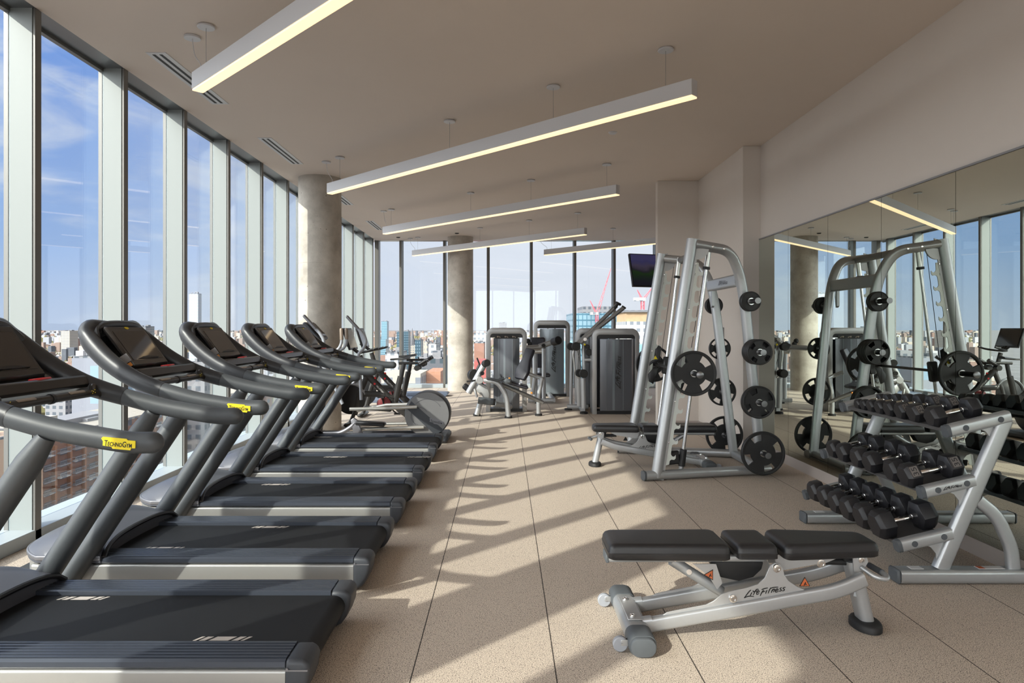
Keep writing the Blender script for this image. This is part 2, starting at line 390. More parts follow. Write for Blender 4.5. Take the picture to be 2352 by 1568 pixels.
# right wall: mirror bay, pilaster step, beyond the step, end pier
struct('wall_right', MB().box((XR+.1, (8.17+YBK)/2, CZ/2), (.2, 8.17-YBK, CZ)), 'wall')
struct('wall_step', MB().box((2.86+.25, (8.2+10.09)/2, CZ/2), (.5, 10.09-8.2, CZ)), 'wall')
struct('wall_pilaster', MB().box(((2.85+XR)/2+.018, 8.25, CZ/2), (XR-2.85+.04, .16, CZ), ch=.004), 'wall')
struct('wall_pier', MB().box(((2.255+3.4)/2, 10.16, CZ/2), (3.4-2.255, .14, CZ), ch=.004), 'wall')
for i in range(8):  # unseen glazing and fins added behind the camera to let in fill light
    x = XG+.25+i*(XE-XG-.3)/8; w_ = (XE-XG-.3)/8
    struct('window_added_fill_%d' % (i+1), MB().box((x+w_/2, YBK, (CZ+.09)/2), (w_-.07, .01, CZ-.09)), 'glass'); struct('trim_fin', MB().box((x, YBK+.09, CZ/2), (.06, .18, CZ)), 'mull')
struct('wall_far_right', MB().box((XE+.1, (YB+10.2)/2, CZ/2), (.2, YB-10.2, CZ)), 'wall')
struct('wall_core', MB().box(((3.4+XE)/2, 10.12, CZ/2), (XE-3.4, .2, CZ)), 'wall')
struct('baseboard_right', MB().box((XR-.012, (8.17+YBK)/2, .0525), (.024, 8.17-YBK, .105)), 'base')
struct('baseboard_step', MB().box((2.852, 9.2, .0525), (.016, 1.78, .105)), 'base')
struct('baseboard_pier', MB().box((2.55, 10.083, .0525), (.60, .014, .105)), 'base')
# curtain wall: fins and glass panes
FY = [4.652+1.083*k for k in range(-9, 12)]
FY = [y for y in FY if y < YB-.3 and y > YBK+.2]
mu = MB(); mc = MB(); mw = MB()
k = 1
def fin_left(y, n):
    m = MB().box(((XG+XT)/2-.012, y+.031, CZ/2), (XT-XG-.026, .058, CZ)); a = struct('trim_fin', m, 'mull')
    b = MB().box((XT-.009, y+.031, CZ/2), (.018, .062, CZ), ch=.003).box((XG-.01, y+.031, CZ/2), (.03, .066, CZ)).build('fin_cap', M['mullfront'], a)
def fin_back(x):
    m = MB().box((x, YB-.095+.012, CZ/2), (.058, .165, CZ)); a = struct('trim_fin', m, 'mull')
    MB().box((x, YB-.19+.009, CZ/2), (.062, .018, CZ), ch=.003).box((x, YB+.04, CZ/2), (.075, .09, CZ)).build('fin_cap', M['mullfront'], a)
for i, y in enumerate(FY): fin_left(y, i)
BX = [(p-CX)/F*16.92 for p in (920, 1020.5, 1121, 1221, 1321, 1411.5)]
BX += [BX[-1]+1.04*i for i in range(1, 4)]
for x in BX: fin_back(x)
struct('trim_corner', MB().box((XT+.02, YB-.07, CZ/2), (.10, .24, CZ)), 'mullfront')
edges = [YBK]+FY+[YB-.05]
for i in range(len(edges)-1):
    a, b = edges[i]+.062, edges[i+1]
    o = struct('window_%d' % (i+1), MB().box((XG+.012, (a+b)/2, (CZ+.09)/2), (.01, b-a, CZ-.09)), 'glass')
n0 = len(edges)
xe = [XT+.05]+BX+[XE]
for i in range(len(xe)-1):
    a, b = xe[i]+.03, xe[i+1]-.03
    struct('window_%d' % (n0+i), MB().box(((a+b)/2, YB-.012, (CZ+.09)/2), (b-a, .01, CZ-.09)), 'glass')
struct('trim_sill_left', MB().box(((XG+XT)/2-.06, (YB+YBK)/2, .045), (XT-XG+.12, YB-YBK, .09), ch=.004), 'sill')
struct('trim_sill_back', MB().box(((XT+XE)/2, YB-.06, .045), (XE-XT, .26, .09), ch=.004), 'sill')
# ------------------------------------------------------------------ columns
def column(x, y, label):
    pr = [(.305, 0), (.305, 1.2), (.302, 1.203), (.305, 1.206), (.305, 2.4), (.302, 2.403), (.305, 2.406), (.305, CZ)]
    o = MB().lathe(pr, (x, y, 0), n=64).build('concrete_column', M['concrete']); return tag(o, label, 'column')
column(-2.70, 9.96, 'thick round bare concrete column beside the left windows, half sunlit')
column(-1.066, 16.3, 'round concrete column standing before the far window wall')
c3 = column(-2.69, .95, 'round concrete column beside the left windows, level with the camera')
# ------------------------------------------------------------------ mirror wall
me_ = [8.165, 7.32, 6.42, 5.51, 4.60, 3.69, 2.78]
ml = ['narrow frameless wall mirror panel touching the pilaster', 'second wall mirror panel from the pilaster', 'wall mirror panel behind the weight machine storage pegs',
      'wall mirror panel behind the far half of the dumbbell rack', 'wall mirror panel behind the near half of the dumbbell rack', 'wall mirror panel at the right edge of the picture']
for i in range(6):
    o = MB().box((3.043, (me_[i]+me_[i+1])/2, (.107+2.522)/2), (.012, me_[i]-me_[i+1]-.004, 2.522-.107)).build('wall_mirror', M['mirror']); tag(o, ml[i], 'mirror', 'mirror panels on the right wall')
struct('trim_mirror_edge', MB().box((3.043, (8.165+2.78)/2, 2.532), (.016, 8.165-2.78, .014)), 'greymetal')
# ------------------------------------------------------------------ ceiling pendants
def pendant(xl, yl, L, cans, cord, label, cut=None):
    d = V((1,-1,0)).normalized(); n = V((1,1,0)).normalized(); zb, zt = 3.215, 3.345; w = .085
    t = thing('linear_pendant_light', label, 'ceiling light', (xl, yl, zt), 'linear pendant lights')
    a = V((xl, yl, 0)); c = a+d*L/2; R = Matrix.Rotation(-pi/4, 3, 'Z')
    MB().box((c.x, c.y, (zb+zt)/2+.004), (L, w, zt-zb-.008), R, ch=.002).build('housing', M['fixture'], t)
    MB().box((c.x, c.y, zb+.001), (L-.006, w-.008, .012), R).build('diffuser', M['lamp'], t)
    for s in cans:
        p = a+d*s
        MB().lathe([(.0,0),(.058,.0),(.062,.004),(.058,.016),(.012,.019),(.0,.019)][::-1], (p.x, p.y, CZ-.019), n=28).build('canopy', M['fixture'], t)
        MB().cyl((p.x, p.y, zt), (p.x, p.y, CZ-.01), .0016, 6).build('suspension_cable', M['greymetal'], t)
    if cord is not None:
        p = a+d*cord; q = a+d*.06
        MB().lathe([(.0,0),(.058,.0),(.058,.016),(.0,.016)], (p.x, p.y, CZ-.018), n=28).build('canopy', M['fixture'], t)
        MB().tube(cr([(p.x, p.y, CZ-.01), (p.x+.01, p.y, CZ-.10), (p.x*.6+q.x*.4, p.y*.6+q.y*.4, CZ-.17), (q.x, q.y, zt+.05), (q.x, q.y, zt-.01)], 5), .0032, 6).build('power_cord', M['fixture'], t)
    return t
pendant(-2.27, 5.04, 5.25, (.16, 2.35, 3.8, 5.0), -.10, 'white linear pendant nearest the camera, cut by the top edge')
pendant(-2.28, 8.87, 5.25, (.25, 2.40, 3.84, 5.0), -.08, 'large white linear pendant, second from the camera, fully in view')
pendant(-2.235, 12.64, 5.25, (.22, 2.38, 3.70, 5.07), -.02, 'white linear pendant, third from the camera, over the row of machines')
pendant(-2.21, 16.43, 5.25, (.18, 2.36, 3.81, 5.06), -.12, 'slim white linear pendant in front of the far column')
pendant(.95, 16.25, 5.25, (.2, 1.98, 3.5, 5.0), -.15, 'slim white linear pendant running behind the pier and the television')
# air slots and small discs in the ceiling
def slot(x0, x1, y0, y1, label):
    t = thing('slot_diffuser', label, 'air vent', (x0, y0, CZ), 'linear air slots beside the left windows')
    c = ((x0+x1)/2, (y0+y1)/2); MB().box((c[0], c[1], CZ-.002), (x1-x0, y1-y0, .006)).build('frame', M['fixture'], t)
    w = (x1-x0)
    for k in (.30, .66): MB().box((x0+w*k, c[1], CZ-.0055), (w*.15, y1-y0-.07, .003)).build('slot', M['slot'], t)
slot(-2.845, -2.686, 5.40, 6.64, 'twin slot air diffuser nearest the camera, behind the first pendant')
slot(-2.835, -2.675, 7.81, 9.06, 'twin slot air diffuser in the ceiling before the concrete column')
slot(-2.83, -2.67, 10.85, 12.04, 'twin slot air diffuser just past the concrete column')
slot(-2.83, -2.67, 13.82, 15.08, 'farthest twin slot air diffuser, over the corner')
for x, y, l in ((-2.55, 16.3, 'small dark recessed speaker grille near the far left corner of the ceiling'), (-1.1, 15.6, 'tiny dark sprinkler head before the far column'), (1.2, 7.6, 'small white sprinkler cap over the aisle')):
    t = tag(MB().lathe([(0,0),(.035,0),(.05,.012),(.05,.02),(0,.02)], (x, y, CZ-.018), n=20).build('ceiling_sprinkler', M['slot' if 'dark' in l else 'fixture']), l, 'sprinkler')
# wall grille / panel behind the weight machine
t = thing('wall_panel', 'grey recessed metal panel on the wall behind the weight machine', 'wall panel', (2.85, 9.1, .6))
MB().box((2.848, 9.06, 1.02), (.02, .30, .92), ch=.004).build('cover', M['greymetal'], t)
MB().box((2.836, 9.06, .62), (.006, .26, .07)).build('label_strip', M['white'], t)
# television on a drop pole
t = thing('wall_television', 'tilted flat television hanging from the ceiling beside the pier', 'television', (2.55, 12.0, CZ))
tc_ = V((2.66, 12.0, 2.48)); R = Euler((radians(-14), 0, radians(18))).to_matrix()
def tb(c, s, **k):
    return MB().box(tc_+R@V(c), s, R, **k)
tb((0,0,0), (1.02,.05,.60), ch=.006).build('television_body', M['tmblack'], t)
def m_tv():
    m = bpy.data.materials.new('television_picture'); m.use_nodes = True; nt = m.node_tree; L = nt.links; b = nt.nodes['Principled BSDF']
    b.inputs['Base Color'].default_value = (.01,.01,.012,1); b.inputs['Roughness'].default_value = .12
    tc = nd(nt, 'ShaderNodeTexCoord'); sp = nd(nt, 'ShaderNodeSeparateXYZ'); L.new(tc.outputs['Generated'], sp.inputs[0])
    r = nd(nt, 'ShaderNodeValToRGB'); n = nd(nt, 'ShaderNodeTexNoise', Scale=3.5, Detail=5.0); L.new(tc.outputs['Generated'], n.inputs['Vector'])
    a = nd(nt, 'ShaderNodeMath', operation='MULTIPLY_ADD'); L.new(n.outputs['Fac'], a.inputs[0]); a.inputs[1].default_value = .35; L.new(sp.outputs[2], a.inputs[2])
    L.new(a.outputs[0], r.inputs[0]); e = r.color_ramp.elements; e[0].position = .3; e[0].color = (.005,.006,.012,1); e[1].position = 1.05; e[1].color = (.045,.04,.11,1)
    for p, c in ((.48, (.006,.018,.008,1)), (.56, (.008,.03,.004,1)), (.64, (.012,.012,.018,1)), (.8, (.05,.04,.07,1)), (.92, (.03,.03,.10,1))):
        k = r.color_ramp.elements.new(p); k.color = c
    L.new(r.outputs[0], b.inputs['Emission Color']); b.inputs['Emission Strength'].default_value = .7; return m
tb((0,-.028,0), (.98,.006,.56)).build('screen', m_tv(), t)
MB().cyl((2.70, 12.12, 2.6), (2.70, 12.12, CZ), .025, 14).box((2.70, 12.08, 2.60), (.12,.10,.20)).build('ceiling_mount', M['tmblack'], t)
# ------------------------------------------------------------------ light
sd = V((1, 1.01, -.775)).normalized()
s = bpy.data.lights.new('sun', 'SUN'); s.energy = 5.6; s.angle = radians(.7); s.color = (1, .93, .80)
so = bpy.data.objects.new('sun', s); COL.objects.link(so); so.rotation_euler = (-sd).to_track_quat('Z', 'Y').to_euler(); so.location = (-20, -20, 20)
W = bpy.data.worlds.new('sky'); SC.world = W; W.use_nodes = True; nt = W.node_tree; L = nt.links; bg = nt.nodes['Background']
tc = nd(nt, 'ShaderNodeTexCoord'); nm = nd(nt, 'ShaderNodeVectorMath', operation='NORMALIZE'); L.new(tc.outputs['Generated'], nm.inputs[0])
sp = nd(nt, 'ShaderNodeSeparateXYZ'); L.new(nm.outputs[0], sp.inputs[0])
def mapr(src, a, b, c=0.0, d=1.0, sm=True):
    n = nd(nt, 'ShaderNodeMapRange'); n.inputs['From Min'].default_value = a; n.inputs['From Max'].default_value = b
    n.inputs['To Min'].default_value = c; n.inputs['To Max'].default_value = d
    if sm: n.interpolation_type = 'SMOOTHSTEP'
    L.new(src, n.inputs['Value']); return n.outputs[0]
def mixc(f, A, B, blend='MIX'):
    n = nd(nt, 'ShaderNodeMix', data_type='RGBA', blend_type=blend)
    for s_, i_ in ((f, 'Factor'), (A, 'A'), (B, 'B')):
        if hasattr(s_, 'links'): L.new(s_, n.inputs[i_])
        else: n.inputs[i_].default_value = s_ if not isinstance(s_, tuple) else tuple(s_)+(1,)
    return n.outputs['Result']
el = mapr(sp.outputs[2], 0.0, .46)
blue = mixc(el, (.40,.56,.86), (.12,.31,.84))
# haze towards the horizon, wider to the north-east (+Y / +X)
side = mapr(sp.outputs[0], -.62, .05)
pale = mixc(mapr(sp.outputs[2], 0.0, .35), (.92,.93,1.0), (.92,.94,1.04))
base = mixc(side, blue, pale)
base = mixc(mapr(sp.outputs[2], .0, .12, .6, 0.0), base, mixc(side, (.66,.71,.83), (.90,.91,.97)))
mp = nd(nt, 'ShaderNodeMapping'); mp.inputs['Scale'].default_value = (2.2, 2.2, 9.0); mp.inputs['Rotation'].default_value = (.12, .1, .3); L.new(nm.outputs[0], mp.inputs[0])
cn = nd(nt, 'ShaderNodeTexNoise', Scale=1.7, Detail=7.0, Roughness=.55, Distortion=.6); L.new(mp.outputs[0], cn.inputs['Vector'])
cl = mapr(cn.outputs['Fac'], .44, .72, 0, .75)
base = mixc(cl, base, (.84,.87,.95))
# brighter sky round the sun, behind and to the left of the camera, and overhead
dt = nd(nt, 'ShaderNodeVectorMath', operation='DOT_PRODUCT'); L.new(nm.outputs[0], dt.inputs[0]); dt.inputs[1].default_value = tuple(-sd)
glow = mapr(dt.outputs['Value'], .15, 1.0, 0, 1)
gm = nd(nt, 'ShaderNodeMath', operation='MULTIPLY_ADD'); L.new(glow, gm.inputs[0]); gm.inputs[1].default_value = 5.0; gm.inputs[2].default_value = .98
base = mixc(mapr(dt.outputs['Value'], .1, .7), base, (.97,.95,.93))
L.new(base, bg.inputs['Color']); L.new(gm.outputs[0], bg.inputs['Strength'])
# ------------------------------------------------------------------ the city far below
GZ = -66.0
def m_facade(name, wall, win, sx=3.2, sz=3.4, fx=.55, fz=.5, rough=.7, glassy=.0):
    wall = tuple(.62*x for x in wall); win = tuple(.7*x for x in win)
    m = bpy.data.materials.new(name); m.use_nodes = True; nt = m.node_tree; L = nt.links; b = nt.nodes['Principled BSDF']
    g = nd(nt, 'ShaderNodeNewGeometry'); sp = nd(nt, 'ShaderNodeSeparateXYZ'); L.new(g.outputs['Position'], sp.inputs[0])
    ns = nd(nt, 'ShaderNodeSeparateXYZ'); L.new(g.outputs['Normal'], ns.inputs[0])
    ad = nd(nt, 'ShaderNodeMath', operation='ADD'); L.new(sp.outputs[0], ad.inputs[0]); L.new(sp.outputs[1], ad.inputs[1])
    def cell(src, s, f):
        a = nd(nt, 'ShaderNodeMath', operation='DIVIDE'); L.new(src, a.inputs[0]); a.inputs[1].default_value = s
        c = nd(nt, 'ShaderNodeMath', operation='FRACT'); L.new(a.outputs[0], c.inputs[0])
        d = nd(nt, 'ShaderNodeMath', operation='LESS_THAN'); L.new(c.outputs[0], d.inputs[0]); d.inputs[1].default_value = f; return d.outputs[0]
    A = cell(ad.outputs[0], sx, fx); B = cell(sp.outputs[2], sz, fz)
    mu = nd(nt, 'ShaderNodeMath', operation='MULTIPLY'); L.new(A, mu.inputs[0]); L.new(B, mu.inputs[1])
    up = nd(nt, 'ShaderNodeMath', operation='LESS_THAN'); L.new(ns.outputs[2], up.inputs[0]); up.inputs[1].default_value = .5
    mw = nd(nt, 'ShaderNodeMath', operation='MULTIPLY'); L.new(mu.outputs[0], mw.inputs[0]); L.new(up.outputs[0], mw.inputs[1])
    oi = nd(nt, 'ShaderNodeObjectInfo'); hs = nd(nt, 'ShaderNodeHueSaturation'); hs.inputs['Color'].default_value = tuple(wall)+(1,)
    mr = nd(nt, 'ShaderNodeMapRange'); mr.inputs['To Min'].default_value = .75; mr.inputs['To Max'].default_value = 1.25; L.new(oi.outputs['Random'], mr.inputs['Value']); L.new(mr.outputs[0], hs.inputs['Value'])
    mx = nd(nt, 'ShaderNodeMix', data_type='RGBA'); L.new(mw.outputs[0], mx.inputs['Factor']); L.new(hs.outputs[0], mx.inputs['A']); mx.inputs['B'].default_value = tuple(win)+(1,)
    L.new(mx.outputs['Result'], b.inputs['Base Color'])
    b.inputs['Roughness'].default_value = rough; b.inputs['Metallic'].default_value = glassy; return m
FM = [m_facade('brick_facade', (.33,.235,.19), (.15,.15,.17)), m_facade('cream_facade', (.62,.56,.47), (.22,.24,.28)), m_facade('white_facade', (.74,.73,.70), (.25,.28,.32)),
      m_facade('grey_facade', (.34,.34,.36), (.10,.12,.15)), m_facade('tan_facade', (.48,.39,.31), (.18,.18,.20)), m_facade('dark_facade', (.12,.13,.15), (.05,.08,.10)), m_facade('pale_roof_block', (.66,.66,.68), (.40,.42,.46), 9, 9, .2, .3)]
M['cityglass'] = m_facade('blue_curtain_wall', (.10,.26,.36), (.30,.48,.58), 2.6, 3.6, .8, .75, .25, .3)
M['tealglass'] = m_facade('teal_curtain_wall', (.05,.12,.17), (.16,.24,.30), 2.2, 3.4, .6, .6, .3, .3)
M['cyanglass'] = m_facade('cyan_glass', (.34,.66,.84), (.22,.56,.78), 6, 4, .5, .5, .3)
M['roofdark'] = mat('dark_roof', (.12,.12,.13), .8, noise=.3, nscale=.2)
M['cranered'] = mat('crane_red', (.62,.10,.13), .5)
M['ground'] = mat('city_ground', (.17,.165,.17), .9, noise=.5, nscale=.02)
rd = random.Random(7)
taken = []
g = MB(); g.box((0, 14000, GZ-.5), (60000, 36000, 1)); o = g.build('city_ground', M['ground']); tag(o, kind='structure')
def bld(x, y, w, d, h, m, label, group=None, name='city_building', extras=True, rz=0):
    taken.append((x, y, (w+18)/2+8, (d+18)/2+8))
    t = MB().box((0, 0, h/2), (w, d, h))
    o = t.build(name, m); o.location = (x, y, GZ); o.rotation_euler = (0, 0, rz)
    if extras:
        e = MB().box((w*.12, d*.1, h+1.2), (w*.34, d*.3, 2.4)).box((-w*.28, -d*.2, h+.8), (w*.14, d*.16, 1.6)).box((0, -d/2+.2, h+.3), (w, .4, .6)).box((0, d/2-.2, h+.3), (w, .4, .6)).box((-w/2+.2, 0, h+.3), (.4, d, .6)).box((w/2-.2, 0, h+.3), (.4, d, .6))
        e.build('roof_plant', FM[3], o)
    return tag(o, label, 'building', group)
def tower_px(px0, px1, ytop, Y, depth, m, label, **k):
    a = pp(px0, ytop, Y); b = pp(px1, ytop, Y); return bld((a.x+b.x)/2, Y+depth/2, abs(b.x-a.x), depth, a.z-GZ, m, label, **k)
# landmarks
tower_px(876, 889, 738, 1500, 22, M['cityglass'], 'slim blue glass tower at the left edge of the far windows')
tower_px(874, 886, 779, 1300, 30, M['cityglass'], 'lower blue glass block at the foot of the slim tower', extras=False)
tower_px(911, 917, 762, 900, 18, M['tealglass'], 'dark teal tower left of the second far mullion')
tower_px(926, 938, 761, 950, 22, M['tealglass'], 'dark teal tower right of the second far mullion')
tower_px(953, 967, 781, 700, 20, M['tealglass'], 'low dark teal office block behind the church spire')
t = thing('church_tower', 'pale stone church tower with a dark spire in the far window', 'church', (-135.8, 1000, GZ), world=False)
MB().box((0, 0, 22), (9, 9, 44)).build('belfry', FM[1], t); MB().lathe([(5.2, 44), (3.6, 52), (2.2, 56), (.1, 69)], (0, 0, 0), n=8).build('spire', M['roofdark'], t)
tower_px(984, 1002, 790, 420, 22, FM[2], 'white modern office block with ribbon windows in the third far window')
tower_px(974, 982, 786, 470, 22, FM[1], 'pale slab tower beside the white office block')
tower_px(960, 1018, 824, 230, 22, FM[5], 'dark glass-fronted low building with rooftop plant beyond the far window')
tower_px(979, 1012, 853, 150, 14, mat('orange_brick', (.36,.18,.11), .7), 'orange brick box of a building close below the far window', extras=False)
tower_px(876, 966, 858, 140, 14, FM[1], 'long cream street block close below the far windows', extras=False)
tower_px(885, 915, 812, 300, 26, FM[2], 'white low block with dark ribbon windows near the far left corner')
tower_px(1088, 1117, 766, 520, 18, FM[2], 'white apartment slab right of the far column')
tower_px(1089, 1112, 788, 360, 20, mat('red_brick', (.27,.14,.10), .8, noise=.2, nscale=.3), 'red brick block below the white apartment slab')
tower_px(1089, 1118, 830, 200, 20, mat('red_roof', (.32,.08,.07), .7), 'low building with red roof right of the far column', extras=False)
o = tower_px(1314, 1436, 719, 420, 40, M['cityglass'], 'wide blue glass office building behind the long-armed machine', extras=False)
a = pp(1338, 707, 425); b = pp(1415, 707, 425); MB().box(((a.x+b.x)/2-o.location.x, 0, a.z-GZ-2.5), (b.x-a.x, 30, 7)).build('roof_crown', FM[3], o)
o = tower_px(1437, 1500, 738, 330, 30, FM[2], 'unfinished white high-rise with orange netting under the crane', extras=False)
a = pp(1436, 716, 330); b = pp(1500, 738, 330); MB().box((0, 0, (a.z+b.z)/2-GZ), (b.x-a.x-1, 28, a.z-b.z)).build('netting_floor', mat('orange_netting', (.42,.29,.17), .8, noise=.3, nscale=.5), o)
MB().box((0, 0, a.z-GZ+.3), (b.x-a.x+1, 31, .9)).build('roof_slab', FM[3], o)
tower_px(1440, 1510, 792, 260, 26, M['cyanglass'], 'bright cyan glass block low behind the right weight tower', extras=False)
tower_px(1300, 1330, 785, 260, 26, M['cyanglass'], 'cyan glass block low between the weight towers', extras=False)
tower_px(1146, 1164, 742, 1500, 30, FM[3], 'hazy pale block with rooftop cranes above the left weight tower')
def crane(px, py0, py1, Y, jib, label, dirn=1):
    a = pp(px, py0, Y); b = pp(px, py1, Y); t = thing('tower_crane', label, 'crane', (a.x, Y, a.z))
    s = .7; H = b.z-a.z; m = MB()
    for sx in (-1,1):
        for sy in (-1,1): m.box((a.x+sx*s, Y+sy*s, (a.z+b.z)/2), (.28,.28,H))
    n = max(3, int(H/1.6))
    for i in range(n):
        z0 = a.z+H*i/n; z1 = a.z+H*(i+1)/n; q = 1 if i%2 else -1
        m.cyl((a.x-q*s, Y-s, z0), (a.x+q*s, Y-s, z1), .1, 5).box((a.x, Y-s, z1), (2*s,.16,.16))
    m.build('mast', M['cranered'], t)
    for (ex, ez, nm, w) in jib:
        e = V((b.x+ex, Y, b.z+ez)); o2 = V((b.x, Y, b.z)); dv = (e-o2); pr = V((-dv.z, 0, dv.x)).normalized()*w; m = MB()
        m.cyl(o2+pr, e, .16, 6).cyl(o2-pr, e, .16, 6)
        k = 12
        for i in range(k):
            t0 = i/k; t1 = (i+1)/k; q = 1 if i%2 else -1
            m.cyl(o2+dv*t0+pr*q*(1-t0), o2+dv*t1-pr*q*(1-t1), .08, 5)
        m.build(nm, M['cranered'] if 'jib' not in nm or ez < 16 else M['cranered'], t)
    MB().box((b.x-1.5*dirn, Y, b.z+.6), (5.5, 2.2, 1.6)).build('cab_deck', FM[2], t)
crane(1371, 740, 722, 415, ((8.5, 28, 'jib', .8), (-4.2, 8.5, 'counter_jib', .5)), 'red tower crane with a tall raised jib over the glass office building')
crane(1476, 711, 690, 330, ((5.2, 7.0, 'jib', .6), (-2.6, 5.2, 'counter_jib', .5)), 'red tower crane standing on the unfinished high-rise')
# brick apartment building close by on the left, with balconies
t = thing('apartment_block', 'long brown brick apartment block with balconies seen low through the left windows', 'building', (-125, 250, GZ), world=False)
H = 40.0; t.rotation_euler = (0, 0, pi/2); Lb = 168
M['pierb'] = mat('pier_brick', (.33,.17,.10), .8)
MB().box((0, 0, H/2), (Lb, 22, H)).build('brick_walls', m_facade('brown_brick', (.36,.20,.14), (.16,.17,.20), 6.1, 3.1, .5, .55), t)
MB().box((0, 0, H+.3), (Lb+.6, 22.6, .7)).build('parapet', FM[1], t)
MB().box((-76, -2, H+2.6), (9, 12, 4.6)).build('penthouse', mat('penthouse_cream', (.42,.40,.35), .8), t)
MB().box((-50, 1, H+1.2), (22, 8, 1.8)).box((-50, -3, H+.9), (6, 3, 1.2)).build('roof_plant', FM[3], t)
for i in range(20):
    for j in range(5):
        x = -81.6+i*6.1; z = H-3.0-j*3.1
        q = MB().box((x, -11.9, z-1.1), (4.4, 1.8, .22)); q.box((x, -12.75, z+.0), (4.4,.07,.09))
        for kx in range(9): q.box((x-2.15+kx*.54, -12.75, z-.5), (.06,.06,1.0))
        q.box((x-2.18, -11.9, z+.0), (.06,1.7,.08)).box((x+2.18, -11.9, z+.0), (.06,1.7,.08))
        q.build('balcony', M['greymetal'] if (i+j)%3 else FM[2], t)
for i in range(22): MB().box((-84+i*6.1*1.0-.0, -11.4, H/2-1), (.9, .9, H-2)).build('brick_pier', M['pierb'], t)
taken.append((-125, 250, 26, 100))
bld(-124, 150, 30, 22, -22.5-GZ, m_facade('cream_brick', (.74,.50,.34), (.20,.24,.28), 4.0, 3.3, .38, .5), 'cream and orange brick building low at the left edge')
tower_px(165, 262, 822, 260, 30, m_facade('blue_shop', (.30,.32,.38), (.28,.42,.56), 17, 9, .4, .6), 'long low blue and grey building in the first full window')
tower_px(140, 160, 760, 1500, 30, FM[1], 'lone pale tower block on the horizon in the first full window')
tower_px(318, 335, 750, 900, 22, FM[3], 'grey high-rise just right of the second console')
tower_px(434, 455, 675, 700, 8, m_facade('pale_grid_tower', (.56,.60,.66), (.44,.52,.64), 3, 3, .55, .5), 'tall pale gridded tower seen in the third window')
tower_px(428, 470, 835, 240, 20, FM[3], 'grey concrete frame building low in the third window')
# many small city buildings that nothing tells apart
cols = [0,0,1,1,2,2,3,4,4,5,6,6]
nB = 0
def free(x, y):
    for (a, b, c, d) in taken:
        if abs(x-a) < c+2 and abs(y-b) < d+2: return False
    return True
taken += [(-135.8,1000,20,20)]
kinds = {0:'red brick', 1:'cream', 2:'white', 3:'grey', 4:'tan', 5:'dark', 6:'pale flat-roofed'}
tries = 0
while nB < 130 and tries < 4000:
    tries += 1
    left = rd.random() < .25
    Y = 230*(900/230)**rd.random()
    px = rd.uniform(95, 700) if left else rd.uniform(860, 1520)
    x = (px-CX)/F*Y
    w = rd.uniform(10, 21); d = rd.uniform(10, 21)
    dist = sqrt(x*x+Y*Y); zmax = EYE-dist*(.045 if rd.random() < .9 else .02)
    h = min(rd.uniform(7, 17) if rd.random() < .88 else rd.uniform(18, 34), zmax-GZ)
    if h < 6 or not free(x, Y) or not free(x-w*.7, Y-d*.7) or not free(x+w*.7, Y+d*.7) or not free(x-w*.7, Y+d*.7) or not free(x+w*.7, Y-d*.7): continue
    c = rd.choice(cols); 
    side = 'left' if left else 'far'
    bld(x, Y, w, d, h, FM[c], '%s city building in the sprawl seen through the %s windows' % (kinds[c], side), '%s city buildings beyond the %s windows' % (kinds[c], side), extras=rd.random() < .6 and Y < 500, rz=rd.choice((0, .25, -.2))); nB += 1
# the rest of the city, past counting
MM = []; CQ = MB(); CI = []
def sprawl(lo, hi, n, m, seed, px0=60, px1=1560):
    r = random.Random(seed); MM.append(m)
    for i in range(n):
        Y = lo*(hi/lo)**r.random(); x = (r.uniform(px0, px1)-CX)/F*Y; s = 5.5+Y*.0028
        w = r.uniform(.6, 1.9)*s; d = r.uniform(.6, 1.9)*s; h = r.uniform(3.5, 9)+(r.random()**14)*min(50, Y*.02)
        if not free(x, Y): continue
        h = min(h, EYE-GZ-Y*.012 if Y < 4000 else 60)
        if h > 3: CQ.box((x, Y, GZ+h/2), (w, d, h)); CI.extend([len(MM)-1]*6)
far = [mat('roof_brown', (.26,.19,.16), .9), mat('roof_white', (.46,.46,.48), .8), mat('roof_grey', (.30,.31,.34), .9), mat('roof_tan', (.46,.40,.34), .9), mat('roof_dark', (.10,.11,.13), .9), mat('roof_red', (.25,.155,.125), .9)]
for i, m_ in enumerate(far): sprawl(170, 12000, (4200, 2600, 3600, 3200, 3000, 3000)[i], m_, 20+i)
MM.append(mat('tree_foliage', (.15,.135,.055), .9, noise=.4, nscale=.05)); r = random.Random(99)
for i in range(9000):
    Y = 150*(5000/150)**r.random(); x = (r.uniform(60, 1560)-CX)/F*Y
    if not free(x, Y): continue
    s_ = r.uniform(2.2, 4.4)*(1+Y/1500); vs = [V((x+s_*a, Y+s_*b, GZ+s_*c+3)) for a, b, c in ((1,0,0),(-1,0,0),(0,1,0),(0,-1,0),(0,0,1.1),(0,0,-1))]
    CQ.add(vs, [(0,2,4),(2,1,4),(1,3,4),(3,0,4),(2,0,5),(1,2,5),(3,1,5),(0,3,5)]); CI.extend([len(far)]*8)
me = bpy.data.meshes.new('distant_city'); me.from_pydata([tuple(v) for v in CQ.v], [], CQ.f)
for m_ in MM: me.materials.append(m_)
me.polygons.foreach_set('material_index', CI)
o = bpy.data.objects.new('distant_city', me); COL.objects.link(o)
tag(o, 'endless low rooftops, walls and street trees of the city out to the horizon', 'city', kind='stuff')
